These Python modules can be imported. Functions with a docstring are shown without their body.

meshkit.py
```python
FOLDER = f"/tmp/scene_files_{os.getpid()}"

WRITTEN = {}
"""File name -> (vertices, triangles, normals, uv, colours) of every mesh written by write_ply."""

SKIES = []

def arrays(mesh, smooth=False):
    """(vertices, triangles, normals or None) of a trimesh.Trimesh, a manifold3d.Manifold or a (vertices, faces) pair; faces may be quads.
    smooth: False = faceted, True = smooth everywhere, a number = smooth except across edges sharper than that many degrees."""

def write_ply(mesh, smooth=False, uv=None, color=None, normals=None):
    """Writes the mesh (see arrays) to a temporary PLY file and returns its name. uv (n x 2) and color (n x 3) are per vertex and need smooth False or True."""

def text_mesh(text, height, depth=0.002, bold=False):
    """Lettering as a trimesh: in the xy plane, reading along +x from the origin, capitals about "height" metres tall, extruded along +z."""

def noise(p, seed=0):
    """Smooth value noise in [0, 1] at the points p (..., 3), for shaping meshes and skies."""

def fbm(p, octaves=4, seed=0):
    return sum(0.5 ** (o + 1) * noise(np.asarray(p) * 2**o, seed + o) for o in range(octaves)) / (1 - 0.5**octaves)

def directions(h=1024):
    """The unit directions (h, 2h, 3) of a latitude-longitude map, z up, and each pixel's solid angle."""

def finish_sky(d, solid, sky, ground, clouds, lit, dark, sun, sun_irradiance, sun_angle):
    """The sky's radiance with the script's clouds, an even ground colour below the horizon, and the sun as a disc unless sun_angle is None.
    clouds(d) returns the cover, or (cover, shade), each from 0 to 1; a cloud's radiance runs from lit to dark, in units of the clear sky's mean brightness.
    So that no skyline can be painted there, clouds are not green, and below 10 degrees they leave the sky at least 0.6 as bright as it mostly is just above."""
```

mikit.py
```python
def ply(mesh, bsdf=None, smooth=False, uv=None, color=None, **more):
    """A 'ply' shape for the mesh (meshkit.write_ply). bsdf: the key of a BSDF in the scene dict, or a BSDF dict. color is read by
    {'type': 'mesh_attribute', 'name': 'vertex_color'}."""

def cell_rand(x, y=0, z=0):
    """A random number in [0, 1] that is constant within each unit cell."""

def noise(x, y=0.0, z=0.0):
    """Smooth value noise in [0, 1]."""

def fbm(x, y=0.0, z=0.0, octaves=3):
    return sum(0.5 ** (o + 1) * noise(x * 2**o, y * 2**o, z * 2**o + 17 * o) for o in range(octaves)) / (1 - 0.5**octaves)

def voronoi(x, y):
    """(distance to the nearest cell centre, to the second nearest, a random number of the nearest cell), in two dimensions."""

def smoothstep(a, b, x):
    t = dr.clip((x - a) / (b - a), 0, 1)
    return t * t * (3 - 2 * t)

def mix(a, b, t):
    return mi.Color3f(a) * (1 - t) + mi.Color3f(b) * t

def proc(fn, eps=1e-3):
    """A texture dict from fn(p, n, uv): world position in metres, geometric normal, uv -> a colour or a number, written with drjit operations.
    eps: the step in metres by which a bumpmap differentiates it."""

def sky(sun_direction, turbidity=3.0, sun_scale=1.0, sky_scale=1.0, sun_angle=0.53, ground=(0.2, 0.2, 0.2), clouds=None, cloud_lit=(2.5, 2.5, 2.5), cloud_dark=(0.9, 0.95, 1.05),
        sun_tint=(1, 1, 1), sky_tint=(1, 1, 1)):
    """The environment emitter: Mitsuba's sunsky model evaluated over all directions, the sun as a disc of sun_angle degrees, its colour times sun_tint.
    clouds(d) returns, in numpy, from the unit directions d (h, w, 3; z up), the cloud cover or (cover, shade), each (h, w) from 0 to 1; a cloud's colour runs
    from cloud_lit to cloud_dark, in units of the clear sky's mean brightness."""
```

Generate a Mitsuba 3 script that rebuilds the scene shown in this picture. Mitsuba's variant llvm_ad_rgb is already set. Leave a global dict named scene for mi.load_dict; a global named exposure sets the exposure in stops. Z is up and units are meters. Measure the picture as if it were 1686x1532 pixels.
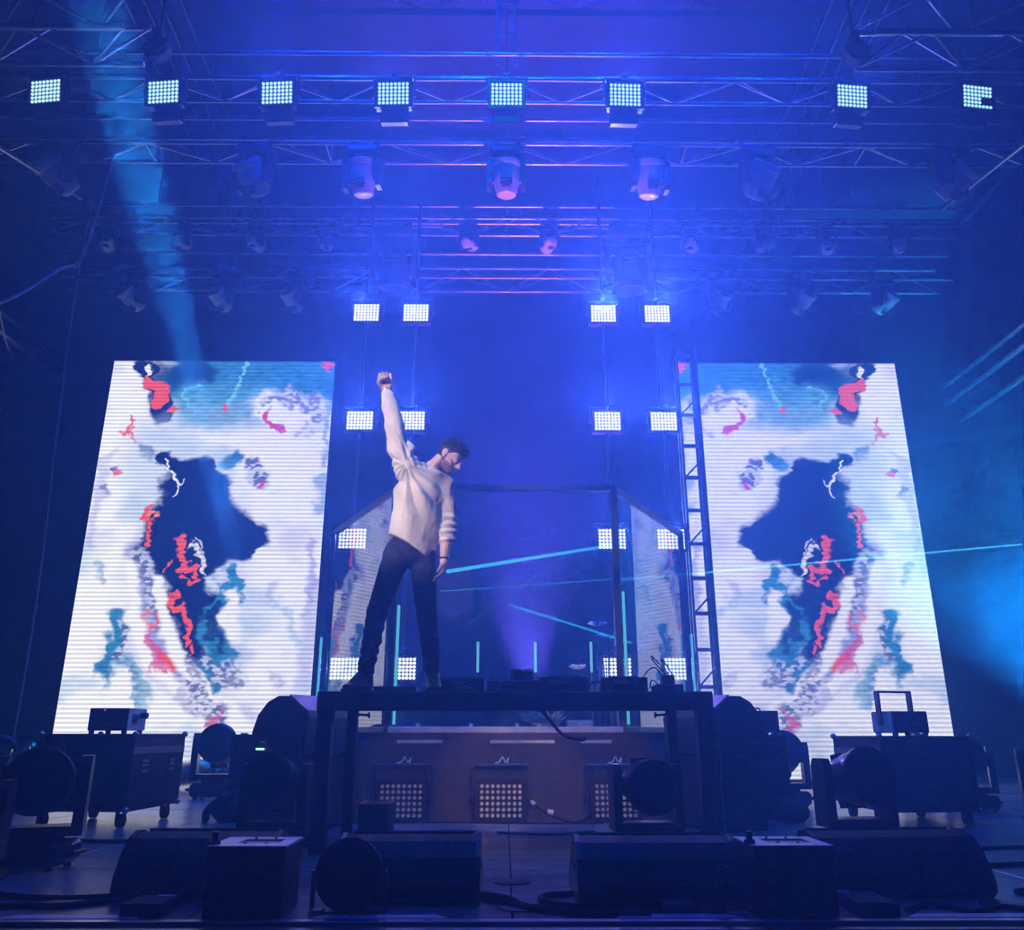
import math, random
import numpy as np, trimesh, manifold3d as m3, shapely.geometry as sg
import drjit as dr, mitsuba as mi, mikit, meshkit

T = mi.ScalarTransform4f
scene, labels = {}, {}
rng = random.Random(7)
nrg = np.random.default_rng(7)

# ------------------------------------------------------------------ camera, light, haze
exposure = 9.0
STOP = 2.0 ** -exposure        # lamp powers below are written for exposure 0
CAM_H, PITCH, YAW = 0.66, math.radians(18.1), math.radians(0.47)
FORWARD = np.array([math.sin(YAW) * math.cos(PITCH), math.cos(YAW) * math.cos(PITCH), math.sin(PITCH)])
scene['camera'] = {'type': 'perspective', 'fov': 2 * math.degrees(math.atan(843 / 1347)), 'fov_axis': 'x', 'near_clip': 0.05,
                   'to_world': T().look_at(origin=[0, 0, CAM_H], target=(np.array([0, 0, CAM_H]) + FORWARD).tolist(), up=[0, 0, 1]),
                   'medium': {'type': 'ref', 'id': 'haze_medium'}}

def spot(key, origin, target, power, cutoff, beam=None, weight=1.0):
    o, t = np.array(origin, float), np.array(target, float)
    d = (t - o) / np.linalg.norm(t - o)
    up = [0, 0, 1] if abs(d[2]) < 0.9 else [0, 1, 0]
    scene[key] = {'type': 'spot', 'to_world': T().look_at(origin=list(map(float, o)), target=list(map(float, t)), up=up),
                  'cutoff_angle': float(cutoff), 'beam_width': float(beam if beam is not None else cutoff * 0.7),
                  'intensity': {'type': 'rgb', 'value': [float(x) * STOP for x in power]}, 'sampling_weight': float(weight)}
def glow(*v, weight=0.05):
    """an area light on a glowing face"""
    return {'type': 'area', 'radiance': {'type': 'rgb', 'value': [float(x) * STOP for x in v]}, 'sampling_weight': float(weight)}

# blue wash from the front truss above the frame, into the middle of the stage
spot('blue_wash', (0.0, 2.6, 9.6), (0.0, 9.2, 1.5), (0.0, 46, 75), 34, 16, 3)
# blue down light from the roof, straight down and slanting to the rear
spot('blue_down', (0.3, 5.2, 9.6), (0.33, 6.5, 0.0), (0.0, 3, 85), 36, 16, 4)
for i, (x, g, k) in enumerate(((-2.3, 4, 130), (-0.5, 4, 70), (1.4, 7, 110), (3.2, 5, 95))):
    spot(f'blue_slant_{i}', (x, 5.9, 9.65), (x * 1.08, 10.4, 0.0), (0.0, g, k), 32, 12, 2)
# added violet light from the riser floor, put in to tint the haze
spot('added_violet_up', (0.25, 9.2, 0.85), (0.25, 9.5, 8.0), (430, 100, 760), 25, 9, 6)
# key spot from high on the left, on the man's upper body
spot('key_spot', (-5.2, -1.6, 4.6), (-0.64, 5.36, 2.42), np.array([1.0, 0.78, 0.64]) * 400, 5.3, 4.3, 4)
# hard cyan beam from the lamp behind the left monitor, up and out over the audience
spot('cyan_beam', (-2.23, 8.5, 0.72), (-3.22, 5.0, 6.13), np.array([0.10, 0.60, 1.0]) * 17000, 2.25, 2.1, 12)
# cyan light into the smoke at the right rear corner
spot('smoke_light', (6.3, 8.9, 0.4), (7.0, 11.7, 3.5), (30, 1250, 2300), 27, 14, 7)

# haze of the whole stage, with thicker wisps and a bank of smoke at the right rear
HZ0, HZ1 = np.array([-9.0, -1.0, -0.2]), np.array([9.0, 13.4, 9.7])
def haze_grid():
    nx, ny, nz = 90, 72, 50
    z, y, x = np.meshgrid(*(HZ0[k] + (np.arange(n) + 0.5) / n * (HZ1[k] - HZ0[k]) for k, n in ((2, nz), (1, ny), (0, nx))), indexing='ij')
    p = np.stack([x, y, z], -1)
    f = meshkit.fbm(p * [0.9, 0.9, 1.1], 4, 3)
    middle = 0.03 + 0.97 * np.exp(-np.abs((x - 0.9) / np.where(x < 0.9, 3.7, 4.1)) ** 2.5)
    d = 0.050 * middle * (0.6 + 0.9 * np.clip((f - 0.3) * 2.2, 0, 1.4))
    plume = np.exp(-((x - 6.9) / 1.2) ** 2 - ((y - 11.3) / 1.7) ** 2) * np.clip(1.5 - z / 6.5, 0, 1)
    g = meshkit.fbm(p * [1.1, 1.1, 0.9] + 9.0, 4, 5)
    d += 0.13 * plume * np.clip((g - 0.33) * 3.2, 0, 1)
    d += 0.05 * np.exp(-((x + 7.2) / 1.2) ** 2 - ((y - 10.5) / 2.0) ** 2) * np.clip(1 - z / 2.5, 0, 1) * g
    d += 0.05 * np.exp(-((x + 3.0) / 0.9) ** 2 - ((y - 5.4) / 1.4) ** 2 - ((z - 5.4) / 1.3) ** 2) * g
    return d.astype(np.float32)
scene['haze_medium'] = {'type': 'heterogeneous', 'albedo': {'type': 'rgb', 'value': [0.16, 0.50, 0.97]}, 'phase': {'type': 'hg', 'g': 0.45},
                        'sigma_t': {'type': 'gridvolume', 'grid': mi.VolumeGrid(haze_grid()), 'to_world': T().translate(HZ0.tolist()).scale((HZ1 - HZ0).tolist())}}
scene['stage_haze'] = {'type': 'cube', 'to_world': T().translate(((HZ0 + HZ1) / 2).tolist()).scale(((HZ1 - HZ0) / 2).tolist()),
                       'bsdf': {'type': 'null'}, 'interior': {'type': 'ref', 'id': 'haze_medium'}}
labels['stage_haze'] = {'label': 'thin blue-lit theatrical haze filling the whole stage', 'category': 'haze', 'kind': 'stuff'}

# ------------------------------------------------------------------ materials
def rgb(*v): return {'type': 'rgb', 'value': list(map(float, v))}
def prin(key, base, rough=0.5, metal=0.0, spec=0.5, **more):
    scene[key] = {'type': 'twosided', 'bsdf': {'type': 'principled', 'base_color': base if isinstance(base, dict) else rgb(*base), 'roughness': rough, 'metallic': metal, 'specular': spec, **more}}
    return key
BLACK = prin('mat_black_paint', (0.022, 0.022, 0.024), 0.5)
RUBBER = prin('mat_rubber', (0.015, 0.015, 0.015), 0.75)
SHELL = prin('mat_lamp_shell', (0.42, 0.42, 0.43), 0.28)
DARKSHELL = prin('mat_dark_shell', (0.035, 0.035, 0.04), 0.3)
LENS = prin('mat_lens', (0.02, 0.025, 0.035), 0.08, 0, 0.8)
ALU = prin('mat_aluminium', (0.62, 0.62, 0.64), 0.34, 1.0)
STEEL = prin('mat_dark_steel', (0.12, 0.12, 0.13), 0.4, 1.0)
def speckled(a, b, s):
    return mikit.proc(lambda p, n, uv: mikit.mix(a, b, mikit.fbm(p.x * s, p.y * s, p.z * s, 3)))
CASE = prin('mat_case_panel', speckled((0.012, 0.012, 0.014), (0.035, 0.035, 0.04), 40), 0.45)
CABINET = prin('mat_speaker_cabinet', speckled((0.012, 0.012, 0.013), (0.03, 0.03, 0.033), 90), 0.55)
def floor_fn(p, n, uv):
    g = mikit.fbm(p.x * 2.2, p.y * 9.0, 0, 4)
    s = mikit.smoothstep(0.55, 0.75, mikit.fbm(p.x * 1.3 + 7, p.y * 1.3, 3, 3))
    w = mikit.smoothstep(0.62, 0.70, mikit.fbm(p.x * 14, p.y * 30, 5, 3))
    return mikit.mix(mikit.mix((0.10, 0.10, 0.105), (0.19, 0.19, 0.195), g), (0.30, 0.29, 0.28), 0.5 * s + 0.35 * w)
PLY = prin('mat_stage_floor', mikit.proc(floor_fn), 0.29, 0, 0.6)
CLOTH = prin('mat_black_cloth', (0.004, 0.004, 0.005), 1.0, 0, 0.0)
ROPE = prin('mat_rope', (0.30, 0.29, 0.28), 0.7)
TRUSS = prin('mat_truss', (0.36, 0.36, 0.37), 0.36, 1.0)
FASCIA = prin('mat_riser_cloth', mikit.proc(lambda p, n, uv: mikit.mix((0.065, 0.062, 0.060), (0.105, 0.100, 0.096), mikit.fbm(p.x * 25, p.y * 25, p.z * 90, 3))), 0.85, 0, 0.2)
CREAM = prin('mat_tape', (0.62, 0.58, 0.50), 0.6)
PLATE = prin('mat_grey_plate', mikit.proc(lambda p, n, uv: mikit.mix((0.62, 0.62, 0.64), (0.80, 0.80, 0.81), mikit.fbm(p.x * 30, p.y * 30, 0, 3))), 0.4)
RED = prin('mat_red_rim', (0.62, 0.06, 0.10), 0.45)
OFFLED = prin('mat_unlit_led', (0.75, 0.68, 0.52), 0.25)
WHITE = prin('mat_white_plastic', (0.7, 0.68, 0.64), 0.5)
GLASS = 'mat_glass'
scene[GLASS] = {'type': 'thindielectric', 'int_ior': 1.5}
SHIRT = prin('mat_shirt', mikit.proc(lambda p, n, uv: mikit.mix((0.70, 0.64, 0.58), (0.80, 0.74, 0.68), mikit.fbm(p.x * 60, p.y * 60, p.z * 60, 2))), 0.85, 0, 0.2)
JEANS = prin('mat_jeans', speckled((0.012, 0.016, 0.03), (0.035, 0.042, 0.07), 70), 0.8, 0, 0.2)
HAIR = prin('mat_hair', speckled((0.012, 0.008, 0.006), (0.05, 0.034, 0.026), 90), 0.55)
DIM = prin('mat_lamp_black', (0.01, 0.01, 0.01), 0.6)
PAMPAS = prin('mat_dried_grass', (0.55, 0.44, 0.32), 0.85)

# ------------------------------------------------------------------ mesh helpers
cat = trimesh.util.concatenate
def hull(pts): return trimesh.convex.convex_hull(np.asarray(pts, float))
def box(c, s, bev=0.0):
    c, s = np.array(c, float), np.array(s, float) / 2
    if bev <= 0:
        return trimesh.creation.box(2 * s).apply_translation(c)
    b = min(bev, 0.45 * s.min() * 2)
    pts = []
    for sx in (-1, 1):
        for sy in (-1, 1):
            for sz in (-1, 1):
                q = np.array([sx, sy, sz])
                for k in range(3):
                    e = s - b; e[k] = s[k]
                    pts.append(q * e)
    return hull(pts).apply_translation(c)
def bx(x0, x1, y0, y1, z0, z1, bev=0.0):
    return box(((x0 + x1) / 2, (y0 + y1) / 2, (z0 + z1) / 2), (x1 - x0, y1 - y0, z1 - z0), bev)
def cyl(p0, p1, r, n=12):
    return trimesh.creation.cylinder(r, segment=[p0, p1], sections=n)
def frame_to(axis):
    a = np.array(axis, float); a /= np.linalg.norm(a)
    h = np.array([0, 0, 1.0]) if abs(a[2]) < 0.9 else np.array([0, 1.0, 0])
    x = np.cross(h, a); x /= np.linalg.norm(x)
    m = np.eye(4); m[:3, 0], m[:3, 1], m[:3, 2] = x, np.cross(a, x), a
    return m
def lathe(profile, n=28, origin=(0, 0, 0), axis=(0, 0, 1)):
    m = trimesh.creation.revolve(np.array(profile, float), sections=n)
    f = frame_to(axis); f[:3, 3] = origin
    return m.apply_transform(f)
def tube(path, r, sides=6):
    p = np.array(path, float)
    t = np.gradient(p, axis=0); t /= np.linalg.norm(t, axis=1, keepdims=True) + 1e-12
    n0 = np.cross(t[0], [0.31, 0.2, 0.93]); n0 /= np.linalg.norm(n0)
    rad = np.broadcast_to(r, (len(p),)); ang = np.arange(sides) * 2 * np.pi / sides
    v = []
    for i in range(len(p)):
        n0 = n0 - t[i] * (n0 @ t[i]); n0 /= np.linalg.norm(n0)
        b = np.cross(t[i], n0)
        v.append(p[i] + rad[i] * (np.cos(ang)[:, None] * n0 + np.sin(ang)[:, None] * b))
    v = np.vstack(v); f = []
    for i in range(len(p) - 1):
        for j in range(sides):
            a, b_, c, d = i * sides + j, i * sides + (j + 1) % sides, (i + 1) * sides + (j + 1) % sides, (i + 1) * sides + j
            f += [[a, b_, c], [a, c, d]]
    for k in range(1, sides - 1):
        f.append([0, k + 1, k]); o = (len(p) - 1) * sides; f.append([o, o + k, o + k + 1])
    return trimesh.Trimesh(v, f, process=False)
def spline(pts, n=40):
    p = np.array(pts, float)
    p = np.vstack([2 * p[0] - p[1], p, 2 * p[-1] - p[-2]])
    out = []
    m = len(p) - 3
    for i in range(m):
        k = max(3, n // m)
        for t in np.arange(k) / k:
            a, b, c, d = p[i:i + 4]
            out.append(0.5 * (2 * b + (c - a) * t + (2 * a - 5 * b + 4 * c - d) * t ** 2 + (3 * b - a - 3 * c + d) * t ** 3))
    out.append(p[-2])
    return np.array(out)
def prism(poly, d0, d1, plane='xz'):
    """a polygon extruded: plane xz -> along y from d0 to d1; yz -> along x; xy -> along z"""
    g = poly if hasattr(poly, 'exterior') else sg.Polygon(poly)
    m = trimesh.creation.extrude_polygon(g, d1 - d0, engine='earcut')
    v = m.vertices.copy(); v[:, 2] += d0
    w = {'xz': v[:, [0, 2, 1]], 'yz': v[:, [2, 0, 1]], 'xy': v}[plane]
    m = trimesh.Trimesh(w, m.faces, process=False)
    if m.volume < 0: m.invert()
    return m
def rot(axis, deg): return trimesh.transformations.rotation_matrix(math.radians(deg), axis)
def mv(x, y, z):
    m = np.eye(4); m[:3, 3] = (x, y, z); return m
def moved(m, M): return m.copy().apply_transform(M)

# ------------------------------------------------------------------ scene entries
used = {}
def numbered(name):
    k = used.get(name, 0); used[name] = k + 1
    return name if k == 0 else f'{name}_{k:03d}'
def ent(key, shape, M=None):
    assert key not in scene, key
    scene[key] = shape if M is None else {**shape, 'to_world': T(np.asarray(M, float) @ np.array(T(shape['to_world']).matrix)) if 'to_world' in shape else T(np.asarray(M, float))}
    return key
def tag(key, label=None, category=None, group=None, kind=None):
    labels[key] = {k: v for k, v in (('label', label), ('category', category), ('group', group), ('kind', kind)) if v}
def shp(mesh, mat, smooth=30, **more): return mikit.ply(mesh, mat, smooth=smooth, **more)
class Kind:
    """the parts of one kind of thing: (name below the thing, ply dict, matrix)"""
    def __init__(self): self.parts, self.n, self.lab = [], {}, {}
    def add(self, name, mesh, mat, smooth=30, M=None, label=None, kind=None, **more):
        shape = mesh if isinstance(mesh, dict) else shp(mesh, mat, smooth, **more)
        k = self.n.get(name, 0); self.n[name] = k + 1
        full = name if k == 0 else f'{name}_{k:03d}'
        self.parts.append((full, shape, M))
        if label or kind: self.lab[full] = {a: b for a, b in (('label', label), ('kind', kind)) if b}
        return full
    def place(self, name, label, category, M=None, group=None, moves=None, kind=None):
        key = numbered(name)
        M = np.eye(4) if M is None else M
        for full, shape, Ml in self.parts:
            X = M
            for pre, extra in (moves or {}).items():
                if full.startswith(pre): X = M @ extra
            ent(key + '__' + full, shape, X @ Ml if Ml is not None else X)
            if full in self.lab: labels[key + '__' + full] = dict(self.lab[full])
        tag(key, label, category, group, kind)
        return key
def single(name, mesh, mat, label, category, group=None, kind=None, smooth=30, **more):
    key = numbered(name); ent(key, shp(mesh, mat, smooth, **more)); tag(key, label, category, group, kind); return key
UNIT = {}
def rod(p0, p1, r, mat, n=8):
    """a shared unit cylinder stretched between two points: (ply dict, matrix)"""
    if (mat, n) not in UNIT: UNIT[mat, n] = shp(trimesh.creation.cylinder(1, 1, sections=n), mat, 50)
    a, b = np.array(p0, float), np.array(p1, float)
    m = frame_to(b - a); L = np.linalg.norm(b - a)
    m[:3, :3] = m[:3, :3] @ np.diag([r, r, L]); m[:3, 3] = (a + b) / 2
    return UNIT[mat, n], m

# ------------------------------------------------------------------ the setting
def struct(key, mesh, mat, label, smooth=False):
    ent(key, shp(mesh, mat, smooth)); tag(key, label, None, None, 'structure')
FY0, FY1, FX = 3.40, 13.2, 9.4
struct('floor', bx(-FX, FX, FY0, FY1, -0.6, -0.022), BLACK, 'stage floor of dark worn plywood panels')
xs = sorted(set([-9.39, -8.51, -7.29, -6.07, -4.85, -3.63, -2.41, -1.19, 0.03, 1.25, 2.47, 3.69, 4.91, 6.13, 7.35, 8.57, 9.39]))
ys = [3.41, 4.62, 6.345, 8.0, 10.44, 13.19]
plain = {}
for i in range(len(xs) - 1):
    for j in range(len(ys) - 1):
        w, d = xs[i + 1] - xs[i] - 0.007, ys[j + 1] - ys[j] - 0.007
        k = (round(w, 3), round(d, 3))
        if k not in plain: plain[k] = shp(box((0, 0, -0.012), (w, d, 0.024), 0.003), PLY, False)
        ent(numbered('floor__panel'), plain[k], mv((xs[i] + xs[i + 1]) / 2, (ys[j] + ys[j + 1]) / 2, -0.002 * rng.random()))
# curtains: sheets of deep folds
def curtain(p0, p1, h, z0, amp, waves, n=260):
    p0, p1 = np.array(p0, float), np.array(p1, float)
    t = np.linspace(0, 1, n); L = np.linalg.norm(p1 - p0); u = (p1 - p0) / L; nr = np.array([-u[1], u[0]])
    off = amp * np.sin(t * waves * 2 * np.pi + 1.5 * np.sin(t * 17)) + 0.4 * amp * np.sin(t * waves * 5.1)
    a = p0 + t[:, None] * (p1 - p0) + off[:, None] * nr
    b = a + 0.02 * nr
    ring = np.vstack([a, b[::-1]]); m = len(ring)
    v = np.vstack([np.c_[ring, np.full(m, z0)], np.c_[ring, np.full(m, z0 + h)]])
    f = []
    for i in range(m):
        j = (i + 1) % m
        f += [[i, j, m + j], [i, m + j, m + i]]
    for i in range(n - 1):
        q = [i, i + 1, m - 2 - i, m - 1 - i]
        f += [[q[0], q[2], q[1]], [q[0], q[3], q[2]], [m + q[0], m + q[1], m + q[2]], [m + q[0], m + q[2], m + q[3]]]
    return trimesh.Trimesh(v, f, process=False)
struct('wall_back', curtain((-9.3, 13.0), (9.3, 13.0), 9.6, 0.0, 0.014, 12), CLOTH, 'black pleated backdrop curtain across the rear of the stage', 40)
struct('wall_left', curtain((-8.6, 13.0), (-8.6, 3.4), 9.6, 0.0, 0.02, 9), CLOTH, 'black side curtain on the left of the stage', 40)
struct('wall_right', curtain((8.6, 3.4), (8.6, 13.0), 9.6, 0.0, 0.02, 9), CLOTH, 'black side curtain on the right of the stage', 40)
struct('ceiling', bx(-9.5, 9.5, 3.4, 13.4, 9.75, 9.9), BLACK, 'dark stage roof above the trusses')
# roof beams running from front to back, in slanted groups left and right
for sx in (-1, 1):
    for k, (x, z) in enumerate(((3.9, 9.05), (4.15, 9.05), (4.5, 9.35), (4.75, 9.35))):
        s, M = rod((sx * x, 3.6, z + 0.25), (sx * (x + 0.2), 13.0, z), 0.035, STEEL)
        ent(numbered('ceiling__beam'), s, M)
# front lip of the stage
struct('trim_1', cat([bx(-FX, FX, 3.30, 3.40, -0.6, -0.012), bx(-FX, FX, 3.355, 3.40, -0.012, 0.004, 0.003)]), ALU, 'metal lip along the front edge of the stage')
struct('trim_2', bx(-FX, FX, 3.22, 3.30, -0.6, -0.05), BLACK, 'dark board below the stage lip')

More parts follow.
